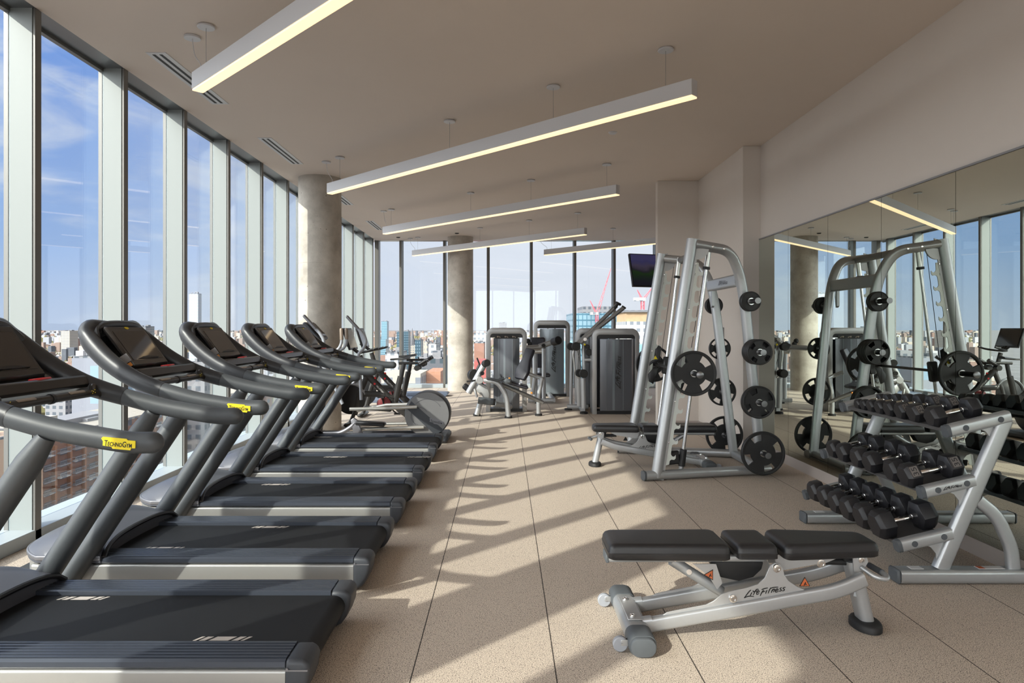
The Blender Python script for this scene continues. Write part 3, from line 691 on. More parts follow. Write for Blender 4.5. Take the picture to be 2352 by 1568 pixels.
# ------------------------------------------------------------------ treadmills (local x=0 rear end, -x towards the window, y across)
def badge(parent, o, u, v, s=1.0, dark=False, name='brand_badge'):
    "stepped yellow plate with lettering; width ~.13*s"
    P = [(-.066,.014),(-.060,.021),(.030,.021),(.034,.016),(.064,.016),(.066,-.012),(.050,-.013),(.048,-.021),(-.020,-.021),(-.024,-.014),(-.058,-.012),(-.058,.004)]
    P = [(a*s, b*s) for a, b in P]
    m1 = M['yellow'] if not dark else M['tmtrim']
    b = MB().prism(P, o, u, v, .003*s).build(name, m1, parent)
    w = V(u).normalized().cross(V(v).normalized())
    t = put_text('TechnoGym', V(o)+w*.0016*s-V(v).normalized()*.001*s, u, v, width=.105*s, height=.022*s, th=.0008, bold=.01, small=.72)
    t.build('lettering', M['ink'], b); return b
def make_treadmill(label):
    T = thing('treadmill', label, 'treadmill', (0,0,0), 'treadmills in the row along the window'); T['_w'] = (0,0,0)
    R = lambda x: x+.745
    # low body
    for sy in (-1, 1):
        MB().tube([(R(-2.62), sy*.405, .095), (-.095, sy*.405, .095)], 1, sec=rrect(.035, .128, .014, 4), up=(0,0,1)).build('side_panel', M['tmside'], T)
        # grooved foot rail: profile (y,z)
        pr = [(.262,.176),(.262,.197)]
        for i in range(6):
            y = .268+i*.024
            pr += [(y,.2),(y+.016,.2),(y+.0165,.193),(y+.0235,.193)]
        pr += [(.412,.199),(.424,.190),(.426,.172),(.418,.163),(.40,.163)]
        pr = [(sy*a, b) for a, b in pr]
        r = MB().prism(pr, (R(-2.33)/2-.095/2, 0, 0), (0,1,0), (0,0,1), abs(R(-2.33))-.095)
        r.build('foot_rail', M['tmrail'], T)
        # end cap: side profile in xz
        cp = [(-.10,.2)]+[(-.10+.10*sin(a), .025+.175*cos(a)) for a in [radians(q) for q in (30,48,62,72,80,88,96)]]
        cp = [(-.10,.198),(-.03,.199),(-.008,.190),(0,.165),(-.006,.115),(-.022,.07),(-.045,.038),(-.068,.024),(-.10,.022)]
        c = MB().prism(cp, (0, sy*.344, 0), (1,0,0), (0,0,1), .166)
        c = c.build('end_cap', M['tmcap'], T, bevel=.02, seg=4)
        MB().box((-.05, sy*.4275, .160), (.085,.006,.006)).cyl((-.085, sy*.43, .166), (-.085, sy*.4335, .166), .005, 10).build('cap_seam', M['tmtrim'], c)
    # belt: stadium loop
    P = [(R(-2.42), .178)]
    rr = .052; cx = -.078
    P += [(cx, .178)]+[(cx+rr*sin(radians(a)), .178-rr+rr*cos(radians(a))) for a in range(15, 181, 15)]+[(R(-2.42), .178-2*rr)]
    belt = MB().prism(P, (0,0,0), (1,0,0), (0,0,1), .518).build('belt', M['belt'], T)
    MB().box((-1.1, 0, .06), (1.9, .74, .06)).build('deck_base', M['tmblack'], T)
    # motor cover: height field with rounded front plan
    q = MB(); nx, ny = 26, 26; g = {}
    xf, xr = R(-2.79), R(-2.235)
    for i in range(nx+1):
        for j in range(ny+1):
            v = -1+2*j/ny; u = i/nx
            xfront = xf+.20*(abs(v)**3.2)
            # rear edge bends forward at the centre
            xrear = xr-.045*(1-v*v)
            x = xfront+(xrear-xfront)*u; y = v*.43
            e = (1-abs(v)**4)
            h = .205+.125*e**.6*(sin(min(1, u*1.35)*pi/2)**.8)*(1-.55*max(0, u-.55)/.45)*(1 if u > 0 else 0)
            g[i,j] = len(q.v); q.v.append(V((x, y, h)))
    for i in range(nx):
        for j in range(ny): q.f.append((g[i,j], g[i+1,j], g[i+1,j+1], g[i,j+1]))
    # skirt of the cover
    bd = [g[i,0] for i in range(nx, -1, -1)]+[g[0,j] for j in range(1, ny+1)]+[g[i,ny] for i in range(1, nx+1)]
    outline = [(q.v[k].x, q.v[k].y) for k in bd]
    rear = [g[nx,j] for j in range(ny, -1, -1)]
    loop = bd+rear[1:-1]; o0 = len(q.v)
    for k in loop: q.v.append(V((q.v[k].x, q.v[k].y, .17)))
    n = len(loop)
    for k in range(n): q.f.append((loop[k], loop[(k+1)%n], o0+(k+1)%n, o0+k))
    cov = q.build('motor_cover', M['tmhood'], T, ang=50)
    # black seam band behind the cover
    MB().tube([(R(-2.235)+.012-.045*(1-v*v), v*.42, .196+.07*(1-abs(v)**4)**.6*.9) for v in [-1+2*i/20 for i in range(21)]], .014, 8).build('cover_seam', M['tmblack'], cov)
    MB().tube([(x, y, .196) for x, y in outline], 1, sec=rrect(.012,.026,.005,3), up=(0,0,1)).build('cover_trim', M['tmtrim'], cov)
    ol = [(x+.008, y*.985) for x, y in outline if x < R(-2.45)]
    MB().prism([(x, y) for x, y in ol], (0,0,.095), (1,0,0), (0,1,0), .13).build('front_body', M['tmside'], T, ang=40)
    for sx in (-.12, -1.9):
        for sy in (-.33,.33): MB().cyl((sx, sy, 0), (sx, sy, .035), .03, 14).build('foot', M['rubber'], T)
    # arms
    for sy in (-1, 1):
        pts = [(-1.357,.40,1.024),(-1.45,.40,1.026),(-1.58,.40,1.046),(-1.71,.40,1.069),(-1.842,.398,1.103),(-1.975,.39,1.142),(-2.10,.365,1.190),(-2.225,.335,1.262),(-2.325,.305,1.340),(-2.392,.275,1.405),(-2.408,.235,1.448),(-2.395,.17,1.464),(-2.386,.08,1.472)]
        pts = [(R(a), sy*b, c) for a, b, c in pts]
        path = cr(pts, 4); n = len(path); k = 18
        rad = []
        for i in range(n):
            u = max(0, (i-k)/(n-1-k)); rad.append(.042+.020*sin(min(1, u/.78)*pi/2)**1.3 if u < .78 else .062-.028*((u-.78)/.22))
        a1 = MB().tube(path[:k+1], rad[:k+1], 20, sec=circ(.88, 1.0, 20), up=(0,0,1), round_start=1).build('handrail', M['tmarm'], T)
        a2 = MB().tube(path[k:], rad[k:], 20, sec=circ(.80, 1.05, 20), up=(-.3,0,1), round_end=1).build('console_arm', M['tmbody'], T)
        MB().tube([path[k].lerp(path[k-1], .06), path[k].lerp(path[k-1], -.06)], .0424, 20, sec=circ(.88, 1.0, 20), up=(0,0,1)).build('arm_joint', M['tmblack'], a2)
        ce = V(pts[0]); 
        if sy < 0: badge(a1, V((R(-1.468), -.4385, 1.0265)), (1,0,-.09), (.09,0,1), 1.0)
        # upright post
        MB().tube([(R(-2.44), sy*.432, .035), (R(-1.83), sy*.404, .949), (R(-1.765), sy*.401, 1.048)], [.058,.051,.034], 24).build('upright', M['tmarm'], T)
    # console: bowl between the arms
    A = [V((R(a), b, c)) for a, b, c in [(-2.10,.33,1.17),(-2.20,.30,1.23),(-2.29,.26,1.31),(-2.36,.22,1.39),(-2.39,.19,1.455)]]
    A = cr(A, 3); q = MB(); ny = 14
    for i, p in enumerate(A):
        for j in range(ny+1):
            v = -1+2*j/ny; sag = .05*(1-v*v)
            q.v.append(V((p.x-sag*.8, p.y*v, p.z-sag*.5+(.02*(1-v*v) if i > len(A)-3 else 0))))
    m = ny+1
    for i in range(len(A)-1):
        for j in range(ny): q.f.append((i*m+j, i*m+j+1, (i+1)*m+j+1, (i+1)*m+j))
    o0 = len(q.v); q.v += [p+V((-.035,0,-.03)) for p in q.v[:o0]]
    q.f += [tuple(k+o0 for k in f)[::-1] for f in q.f]
    con = q.build('console_bowl', M['tmblack'], T, ang=50)
    MB().tube(cr([(R(-2.365), -.27, 1.40), (R(-2.385), -.235, 1.437), (R(-2.385), -.16, 1.466), (R(-2.385), 0, 1.474), (R(-2.385), .16, 1.466), (R(-2.385), .235, 1.437), (R(-2.365), .27, 1.40)], 5), .034, 14, sec=circ(.8,1.3,14), up=(.6,0,1), round_end=1, round_start=1).build('console_hood', M['tmbody'], T)
    up = V((-.594,0,.804)); nn = V((.804,0,.594)); yy = V((0,1,0)); c = V((R(-2.262), -.01, 1.352))
    RM = Matrix((yy, up, yy.cross(up))).transposed()
    sc = MB().box(c-RM@V((0,0,1))*.0+V((0,0,0)), (.415,.295,.036), RM, ch=.012).build('screen_housing', M['bezel'], T)
    w = RM@V((0,0,1))
    if w.x < 0: w = -w
    MB().box(c+w*.0185+up*.0, (.348,.212,.003), RM).build('display', M['screen'], sc)
    MB().prism([(-.12,0),(-.06,.012),(.0,.016),(.06,.012),(.12,0)], c+w*.020-up*.100, yy, up, .012).build('display_lip', M['tmblack'], sc)
    lg = MB().prism([(-.022,.005),(-.008,.009),(.018,.006),(.022,-.003),(.004,-.009),(-.012,-.006)], c+w*.019+up*.128, yy, up, .003).build('small_badge', M['yellow'], sc)
    # tray, stop key, pods
    MB().box((R(-2.098), 0, 1.195), (.085,.70,.062), (0,-.35,0), ch=.012).build('console_tray', M['bezel'], T)
    MB().box((R(-2.105), .06, 1.233), (.05,.10,.014), (0,-.1,.1), ch=.004).build('stop_key', M['red'], T)
    for sy in (-1, 1): MB().box((R(-2.185), sy*.225, 1.235), (.09,.07,.015), (0,.6,0), ch=.004).build('bottle_well', M['gloss'], T)
    MB().box((R(-2.205), -.245, 1.285), (.055,.012,.05), (0,-.6,.5)).build('side_key', M['tanplate'], T)
    MB().box((R(-2.170), -.262, 1.252), (.035,.012,.022), (0,-.6,.5)).build('orange_key', M['orange'], T)
    hb = MB().tube([(R(-2.018), -.385, 1.135), (R(-2.018), -.30, 1.150), (R(-2.018), .30, 1.150), (R(-2.018), .385, 1.135)], .0195, 14).build('front_handlebar', M['bezel'], T)
    for sy in (-1, 1):
        MB().box((R(-2.006), sy*.17, 1.165), (.018,.11,.008), (0,.5,0), ch=.003).build('pulse_sensor', M['tan'], hb)
        MB().box((R(-2.02), sy*.318, 1.168), (.03,.028,.05), ch=.008).build('control_knob', M['bezel'], hb)
        k = MB()
        for dx, dy in ((0,0),(.008,.012),(-.006,.014),(.004,-.012),(-.008,-.006)): k.box((R(-1.998), sy*.285+dy, 1.158+dx), (.002,.006,.0025), (0.4,0,.3))
        k.build('key_print', M['yellow'], hb)
    MB().tube([(R(-2.018), -.008, 1.150), (R(-2.018), .012, 1.150)], .0235, 14).build('strap_ring', M['tmblack'], hb)
    return T
def belt_marks(T, xs):
    for (x, y) in xs:
        q = MB(); d = .012
        for a, b in ((-.105,-.092),(-.080,-.055),(-.040,.040),(.055,.080),(.092,.105)):
            q.add([(x+a-d, y-.018, .1790), (x+b-d, y-.018, .1790), (x+b+d, y+.018, .1790), (x+a+d, y+.018, .1790)], [(0,1,2,3)])
        q.v += [v+V((0,0,-.002)) for v in q.v]; n = len(q.v)//2
        q.f += [tuple(i+n for i in f)[::-1] for f in q.f]
        for k in range(0, n, 4):
            for i in range(4): a, b = k+i, k+(i+1)%4; q.f.append((a, b, b+n, a+n))
        q.build('belt_marking', M['markwhite'], T)
tl = ['charcoal treadmill nearest the camera, cut off by the left and bottom edges', 'second treadmill from the camera, its whole console in view at the left', 'third treadmill from the camera, in the middle of the row',
      'fourth treadmill from the camera, screen catching an orange reflection', 'fifth and farthest treadmill, right in front of the disc-shaped cross trainer']
TY = [3.03, 4.20, 5.41, 6.62, 7.87]
T0 = make_treadmill(tl[0]); TS = [T0]
for i in range(1, 5): TS.append(dup(T0, (0,0,0), 0, tl[i]))
mk = [[(-2.01,.225),(-1.17,-.20)], [(-1.52,.225),(-2.0,-.20)], [(-1.89,.225),(-1.03,-.20)], [(-1.70,.225),(-.86,.225)], [(-2.17,.235)]]
for i, T in enumerate(TS):
    belt_marks(T, [(a+.745, b) for a, b in mk[i]]); T.location = (-.745, TY[i], 0)
# ------------------------------------------------------------------ cross trainer
t = thing('cross_trainer', 'grey cross trainer with a big disc housing, just past the last treadmill', 'cross trainer', (-1.5, 9.0, 0))
Yc = 9.0; C = V((-1.012, Yc, .352))
MB().lathe([(0,-.135),(.262,-.135),(.285,-.128),(.297,-.105),(.297,.105),(.285,.128),(.262,.135),(0,.135)], C, (0,1,0), 72).build('wheel_housing', M['tmcap'], t)
fc = MB().lathe([(0,.0),(.282,.0),(.284,.006),(0,.006)], C+V((0,-.141,0)), (0,1,0), 64).build('housing_face', mat('disc_face_grey', (.20,.20,.205), .35, .3), t)
MB().prism([(-.262,.075),(-.205,.172),(.22,-.205),(.10,-.262)], C+V((0,-.1425,0)), (1,0,0), (0,0,1), .003).build('dark_stripe', M['tmcap'], fc)
for R_, cc in ((.112, (-.10,-.02)), (.20,(.0,.0))):
    MB().tube([C+V((cc[0]+R_*cos(a), -.144, cc[1]+R_*sin(a))) for a in [radians(q) for q in range(30, 270, 8)]], .0016, 5).build('face_line', M['tmcap'], fc)
badge(fc, C+V((.12,-.146,-.095)), (1,0,-.22), (.22,0,1), 1.45, dark=True)
MB().box((-.86, Yc, .05), (.26,.66,.09), ch=.03).build('rear_foot', M['tmcap'], t)
MB().box((-1.75, Yc, .07), (1.5,.10,.10), ch=.02).build('base_beam', M['tmbody'], t)
MB().box((-2.55, Yc, .05), (.26,.60,.08), ch=.03).build('front_foot', M['tmcap'], t)
MB().tube(cr([(-2.5,Yc,.1),(-2.45,Yc,.55),(-2.42,Yc,.95),(-2.47,Yc,1.3)],5), [.09]*10+[.055]*6, 18).build('mast', M['tmbody'], t)
for sy, zr in ((-.17,.44), (.17,.50)):
    MB().tube([(-2.0, Yc+sy*1.25, .43 if sy < 0 else .36), (-1.6, Yc+sy*1.25, .435), (-1.14, Yc+sy*1.0, .455)], .022, 14).build('link_arm', M['alu'], t)
    MB().box((-1.72, Yc+sy*1.5, .25 if sy < 0 else .38), (.38,.14,.05), (0,.06,0), ch=.015).build('foot_plate', M['tmblack'], t)
    MB().tube([(-2.0, Yc+sy*1.35, .17), (-1.05, Yc+sy*1.05, .195)], .022, 14).build('guide_rail', M['alu'], t)
MB().tube(cr([(-2.32, Yc-.28, .12), (-2.12, Yc-.28, .13), (-1.98, Yc-.28, .20), (-1.92, Yc-.28, .26)], 5), .028, 12).build('crank_link', M['tmtrim'], t)
MB().prism([(-1.97,.30),(-1.93,.33),(-1.89,.30),(-1.80,.10),(-1.92,.08)], (0,Yc-.28,0), (1,0,0), (0,0,1), .05).build('crank_bracket', M['tmtrim'], t, bevel=.008)
sc = MB().box((-2.50, Yc, 1.43), (.05,.42,.30), (0,-.75,0), ch=.012).build('console_screen', M['tmcap'], t)
MB().box((-2.475, Yc, 1.452), (.006,.34,.22), (0,-.75,0)).build('display', M['screen'], sc)
for sy in (-1, 1):
    y = Yc+sy*.26; dx = -.10 if sy < 0 else .33
    h = MB().tube(cr([(-2.05+dx*.3,y,.50),(-2.20+dx*.7,y,.90),(-2.32+dx,y,1.10),(-2.25+dx,y,1.20),(-2.22+dx,y,1.30),(-2.26+dx,y,1.39),(-2.33+dx,y,1.47)],5), .021, 14).build('moving_handle', M['clearwhite'], t)
    MB().tube([(-2.32+dx,y,1.46),(-2.47+dx,y,1.625)], .026, 14, sec=circ(1,.8,14), round_end=1).build('grip', M['tmtrim'], h)
    y2 = Yc+sy*.14
    h = MB().tube(cr([(-2.46,y2,1.12),(-2.32,y2,1.14),(-2.18,y2,1.19),(-2.13,y2,1.26),(-2.12,y2,1.33)],5), .019, 14).build('fixed_handle', M['clearwhite'], t)
    MB().tube([(-2.12,y2,1.32),(-2.125,y2,1.45)], .024, 12, round_end=1).build('grip', M['tan'], h)
# ------------------------------------------------------------------ exercise bikes
def make_bike(label):
    T = thing('exercise_bike', label, 'exercise bike', (0,0,0), 'dark exercise bikes in the corner'); T['_w'] = (0,0,0)
    g = M['bikegrey']; ov = circ(.8, 1.25, 16)
    MB().tube([(-.50,0,.16),(-.44,0,.45),(-.30,0,.78)], [.035,.034,.034], sec=ov, up=(1,0,0)).build('front_fork', g, T)
    MB().tube(fil([(-.34,0,.80),(.02,0,.42),(.14,0,.28),(.44,0,.05)], .08), [.040]*14 if False else .042, sec=ov, up=(1,0,1)).build('down_tube', g, T)
    MB().tube(fil([(-.38,0,.48),(-.10,0,.47),(.12,0,.40)], .05), .036, sec=ov, up=(0,0,1)).build('cross_tube', g, T)
    s = MB().tube([(.10,0,.30),(.17,0,.62),(.20,0,.74)], .038, sec=ov, up=(1,0,0)).build('seat_tube', g, T)
    MB().tube([(.20,0,.70),(.245,0,.93)], .026, sec=ov, up=(1,0,0)).build('seat_post', M['tmblack'], T)
    MB().tube([(.17,0,.94),(.46,0,.945)], .020, 12).build('seat_slider', M['tmblack'], T)
    # saddle
    q = MB(); n = 14
    for i in range(n+1):
        u = i/n; x = .04+.29*u; w = .012+.062*(max(0, u-.28)/.72)**1.3+.008; z = 1.0+.02*u*u-.006*(1-u)
        for j in range(12):
            a = 2*pi*j/12; q.v.append(V((x, w*cos(a), z+(.017+.012*u)*sin(a)*(1 if sin(a) > 0 else .5))))
    for i in range(n):
        for j in range(12): q.f.append((i*12+j, i*12+(j+1)%12, (i+1)*12+(j+1)%12, (i+1)*12+j))
    q.f.append(tuple(range(12))[::-1]); q.f.append(tuple(range(n*12, n*12+12)))
    q.build('saddle', M['tmblack'], T, ang=70)
    wr = MB()
    for sy in (-.10,.10):
        wr.cyl((.50,sy,.93), (.60,sy,.99), .03, 12)
    wr.box((.50,0,.94), (.06,.24,.03)); wr.build('weight_holder', M['tmblack'], T)
    for sy in (-.10,.10): MB().cyl((.46,sy-.045,.875), (.46,sy+.045,.875), .042, 14).build('hand_weight', M['ink'], T)
    MB().lathe([(0,-.022),(.13,-.022),(.15,-.012),(.205,-.012),(.222,-.008),(.222,.008),(.205,.012),(.15,.012),(.13,.022),(0,.022)], (-.56,0,.39), (0,1,0), 48).build('flywheel', M['tmblack'], T)
    MB().tube([(-.56+.235*cos(a), 0, .39+.235*sin(a)) for a in [radians(q) for q in range(20, 175, 8)]], .03, 10, sec=circ(1.3,.5,12)).build('flywheel_guard', M['clearwhite'], T)
    MB().lathe([(0,-.018),(.085,-.018),(.105,-.01),(.105,.01),(.085,.018),(0,.018)], (-.05,-.045,.33), (0,1,0), 36).build('chain_ring', M.setdefault('rcr', mat('red_chain_ring', (.22,.03,.035), .4)), T)
    for s in (-1,1):
        p = MB().tube([(-.05,s*.07,.33),(.03+s*.10,s*.085,.30-s*.14)], .011, 8).build('crank', M['tmblack'], T)
        MB().box((.03+s*.10, s*.14, .30-s*.14), (.10,.09,.02)).tube([(.03+s*.10+.05,s*.14,.30-s*.14+.01),(.03+s*.10+.06,s*.14,.30-s*.14+.06),(.03+s*.10-.04,s*.14,.30-s*.14+.07)], .006, 6).build('pedal', M['tmblack'], T)
    MB().box((.52,0,.035), (.10,.54,.05), ch=.02).build('rear_stabiliser', M['bikegrey'], T)
    MB().box((-.56,0,.035), (.10,.54,.05), ch=.02).tube([(-.56,0,.05),(-.50,0,.20)], .03, 10).build('front_stabiliser', M['bikegrey'], T)
    MB().tube([(-.33,0,.74),(-.42,0,1.06)], .030, sec=ov, up=(1,0,0)).build('head_post', g, T)
    MB().lathe([(0,0),(.016,0),(.022,.02),(.0,.04)], (-.20,0,.70), (.6,0,1), 14).build('resistance_knob', M['red'], T)
    h = MB().tube(fil([(-.18,-.20,1.16),(-.30,-.20,1.12),(-.42,-.16,1.10),(-.44,0,1.09),(-.42,.16,1.10),(-.30,.20,1.12),(-.18,.20,1.16)], .05), .017, 12).build('handlebar', M['tmblack'], T)
    MB().tube(fil([(-.44,-.07,1.10),(-.52,-.06,1.16),(-.60,-.05,1.21)], .03), .016, 10).tube(fil([(-.44,.07,1.10),(-.52,.06,1.16),(-.60,.05,1.21)], .03), .016, 10).build('aero_bars', M['tmblack'], T)
    MB().tube([(-.46,0,1.10),(-.56,0,1.22)], .018, 10).build('screen_mount', M['tmblack'], T)
    s = MB().box((-.57,0,1.31), (.028,.54,.34), (0,-.32,0), ch=.006).build('touch_screen', M['tmblack'], T)
    MB().box((-.553,0,1.315), (.004,.50,.29), (0,-.32,0)).build('display', M['screen'], s)
    for s in (-1,):
        o = V((-.12, -.036, .560)); u = V((1,0,-1.02)); v = V((1.02,0,1)); v = v.normalized()
        l = MB().prism([(-.020,.0),(0,.020),(.020,0),(0,-.020)], o-u.normalized()*.10, u, v, .004).build('red_emblem', M['red'], T)
        put_text('PELOTON', o+u.normalized()*.02, u, v, width=.155, height=.022, th=.002, bold=.01).build('lettering', M['white'], T)
    return T
b1 = make_bike('dark exercise bike, nearer of the two, its saddle over the end of a treadmill handrail'); b1.location = (-1.78, 10.35, 0)
b2 = dup(b1, (-1.82, 11.45, 0), 0, 'dark exercise bike, farther of the two, standing closest to the corner windows')
# mats by the far window
for i, (x0, x1, y, l) in enumerate(((-2.9,-1.22,14.9,'long low grey-blue bench base on the floor near the far column'), (-2.7,-1.24,13.7,'shorter low grey-blue bench base, nearer of the two on the floor by the far column'))):
    t = thing('low_platform', l, 'platform', ((x0+x1)/2, y, 0))
    MB().prism([(x0,.0),(x1-.07,.0),(x1,.06),(x1-.04,.085),(x0,.085)], (0,y,0), (1,0,0), (0,0,1), .42).build('top', M['bluepanel'], t, bevel=.008)
# ------------------------------------------------------------------ adjustable bench (local: x along, rear post at +x)
def pad(parent, x0, x1, w0, w1, zt, h, name, r=.03):
    "upholstered pad, width w0 at x0 and w1 at x1, rounded corners, softly domed"
    P = []
    cs = [(x1, w1/2), (x0, w0/2), (x0, -w0/2), (x1, -w1/2)]
    # rounded outline
    n = len(cs)
    for i in range(n):
        p = V((*cs[i], 0)); a = V((*cs[i-1], 0)); b = V((*cs[(i+1)%n], 0))
        da = (a-p).normalized()*r; db = (b-p).normalized()*r
        for k in range(6):
            t = k/5; q = (1-t)**2*(p+da)+2*t*(1-t)*p+t*t*(p+db); P.append(q)
    cx = (x0+x1)/2; c = V((cx, 0, 0)); rings = []
    for ins, z in ((.012, 0), (0, .006), (0, h*.36), (-.001, h*.40), (.0, h*.44), (.003, h*.72), (.012, h*.90), (.028, h*.985), (.06, h)):
        ring = []
        for q in P:
            d = q-c; L = d.length; ring.append(V((q.x-d.x/L*ins, q.y-d.y/L*ins, zt-h+z)))
        rings.append(ring)
    q = MB(); m = len(P)
    for ring in rings: q.v += ring
    for i in range(len(rings)-1):
        for j in range(m): q.f.append((i*m+j, i*m+(j+1)%m, (i+1)*m+(j+1)%m, (i+1)*m+j))
    q.f.append(tuple(range(m))[::-1]); q.f.append(tuple(range((len(rings)-1)*m, len(rings)*m)))
    o = q.build(name, M['vinyl'], parent, ang=60)
    e = MB(); zz = zt-h*.56
    e.tube([V((p.x, p.y, zz)) for p in rings[4]]+[V((rings[4][0].x, rings[4][0].y, zz))], .0022, 6); e.build('piping', M['vinyledge'], o)
    return o
def bolt(mb, p, ax, r=.014):
    ax = V(ax).normalized(); mb.lathe([(0,.010),(r*.45,.010),(r*.45,.006),(r*.55,.006),(r*.62,.010),(r*.9,.009),(r,.004),(r,0)][::-1], V(p), ax, 18)
def sbolt(parent, p, ax, r=.014, name='bolt', m='chrome'):
    q = MB(); bolt(q, p, ax, r); return q.build(name, M[m], parent)
def make_bench(label):
    T = thing('weight_bench', label, 'weight bench', (0,0,0), 'adjustable weight benches'); T['_w'] = (0,0,0)
    S = M['silver']
    pad(T, -.66, -.085, .26, .28, .445, .075, 'back_pad'); pad(T, -.055, .137, .28, .28, .445, .07, 'middle_pad', .022); pad(T, .165, .64, .29, .19, .445, .072, 'seat_pad', .035)
    # pad carrier beams
    c = MB().tube([(-.655,0,.352),(.10,0,.352)], 1, sec=rrect(.10,.036,.012,4), up=(0,0,1)).build('back_frame', S, T)
    MB().box((-.655,0,.352), (.016,.104,.040), ch=.004).build('frame_plug', M['rubgrey'], c)
    for x in (-.33, -.10): sbolt(c, (x,-.05,.352), (0,-1,0), .010)
    MB().prism([(.15,.37),(.43,.37),(.45,.355),(.40,.335),(.30,.318),(.20,.300),(.16,.30)], (0,-.05,0), (1,0,0), (0,0,1), .006).prism([(.15,.37),(.43,.37),(.45,.355),(.40,.335),(.30,.318),(.20,.300),(.16,.30)], (0,.05,0), (1,0,0), (0,0,1), .006).box((.30,0,.371), (.30,.11,.006)).build('seat_bracket', M['silver2'], T)
    MB().box((.545,0,.352), (.10,.05,.05), ch=.008).build('seat_slide', M['rubber'], T)
    # rails
    for sy in (-1, 1):
        y = sy*.115
        MB().tube(fil([(-.475,y,.062),(.02,y,.150),(.27,y,.196),(.42,y,.222),(.555,y*.9,.275)], .16, 8), 1, sec=rrect(.040,.068,.014,4), up=(0,0,1)).build('side_rail', S, T)
        # logo plate
        P = [(-.42,.098),(-.385,.122),(-.33,.134),(-.20,.158),(-.165,.175),(-.128,.206),(-.09,.221),(-.01,.238),(.045,.255),(.078,.285),(.095,.325),(.105,.345),(.125,.357),(.15,.352),(.165,.33),(.17,.30),(.19,.27),(.23,.245),(.285,.222),(.29,.205),(.02,.160),(-.42,.082)]
        pl = MB().prism(P, (0,y,0), (1,0,0), (0,0,1), .008, off=0).build('side_plate', M['silver2'], T, bevel=.0015, seg=1)
        sbolt(pl, (.132,y+sy*.004,.332), (0,sy,0), .020, 'pivot_bolt'); sbolt(pl, (-.075,y+sy*.004,.190), (0,sy,0), .020, 'pivot_bolt')
        put_logo((.078, y+sy*.0042, .224), (-sy*1,0,.19), (-.19,0,1) if sy<0 else (.19,0,1), .20).build('logo_lettering', M['ink'], pl)
        for x, z in ((-.37,.107),(-.20,.138),(.05,.180),(.20,.208)): MB().tube([(x-.035,y-sy*.0,z-.004),(x+.035,y,z+.008)], .007, 8, round_end=1, round_start=1).build('weld_bead', M['silver2'], pl)
    # front cross foot with caps, plates, wheels
    ft = MB().tube([(-.535,-.29,.048),(-.535,.29,.048)], 1, sec=rrect(.115,.085,.035,5), up=(0,0,1)).build('front_cross_foot', S, T)
    for sy in (-1, 1):
        MB().tube([(-.535,sy*.185,.049),(-.535,sy*.305,.049)], 1, sec=rrect(.122,.092,.038,5), up=(0,0,1)).tube([(-.535,sy*.300,.048),(-.535,sy*.325,.048)], [1,.93], sec=rrect(.118,.088,.040,6), up=(0,0,1)).build('rubber_cap', M['rubgrey'], ft, bevel=.004)
        MB().box((-.602,sy*.262,.045), (.05,.006,.028), ch=.002).box((-.602,sy*.238,.045), (.05,.006,.028), ch=.002).cyl((-.622,sy*.230,.040),(-.622,sy*.270,.040),.006,10).build('wheel_bracket', S, ft)
        MB().lathe([(.012,-.013),(.030,-.013),(.034,-.009),(.034,.009),(.030,.013),(.012,.013)], (-.628,sy*.250,.036), (0,1,0), 28).build('transport_wheel', M['clearwhite'], ft)
    MB().box((-.535,-.0,.094), (.072,.27,.006), ch=.002).build('mount_plate', M['silver2'], ft)
    sbolt(ft, (-.545,-.10,.097), (0,0,1), .013); sbolt(ft, (-.545,.10,.097), (0,0,1), .013)
    for sy in (-1,1): MB().tube([(-.50,sy*.115,.062),(-.455,sy*.115,.068)], 1, sec=rrect(.046,.074,.016,4), up=(0,0,1)).build('rail_sleeve', S, T)
    # rear post
    pl = MB().tube([(.545,0,.335),(.612,0,.04)], 1, sec=rrect(.095,.065,.026,5), up=(1,0,0)).build('rear_post', S, T)
    MB().box((.565,-.034,.20), (.036,.002,.075), (0,.22,0)).build('paper_label', mat('paper_label', (.45,.48,.50), .5), pl)
    for sy in (-1,1): MB().prism([(.525,.355),(.540,.378),(.565,.384),(.590,.372),(.598,.34),(.575,.30),(.53,.29)], (0,sy*.055,0), (1,0,0), (0,0,1), .008).build('seat_pivot_plate', M['silver2'], T)
    sbolt(T, (.562,-.059,.352), (0,-1,0), .016, 'pivot_bolt'); sbolt(T, (.562,.059,.352), (0,1,0), .016, 'pivot_bolt')
    MB().lathe([(.072,0),(.078,.004),(.078,.028),(.072,.038),(.056,.046)], (.615,0,0), (0,0,1), 32).xform(Matrix.Translation((.615,0,0))@Matrix.Diagonal((.86,1.25,1,1))@Matrix.Translation((-.615,0,0))).build('rear_rubber_foot', M['rubber'], T)
    h = MB().tube(fil([(.565,-.06,.315),(.60,-.12,.288),(.655,-.125,.280),(.672,-.09,.286),(.660,.03,.288)], .035, 6), .0115, 12).build('carry_handle', S, T)
    MB().tube([(.668,-.055,.287),(.660,.045,.288)], .015, 14, round_end=1).build('handle_grip', M['rubgrey'], h)
    # adjusting mechanism
    a = MB().tube([(-.335,0,.330),(-.09,0,.175)], .026, 20).build('adjuster_tube', S, T)
    MB().tube([(-.375,0,.350),(-.32,0,.322)], .013, 12).build('adjuster_rod', M['chrome'], a)
    MB().lathe([(.007,0),(.013,0),(.013,.003),(.007,.003)], (-.255,-.026,.281), (-.2,-1,.1), 16).build('eyelet', M['chrome'], a)
    MB().prism([(-.16,.337),(.10,.337),(.09,.30),(.05,.262),(-.02,.243),(-.11,.262)], (0,0,0), (1,0,0), (0,0,1), .10).build('ratchet_housing', M['rubber'], T, bevel=.008)
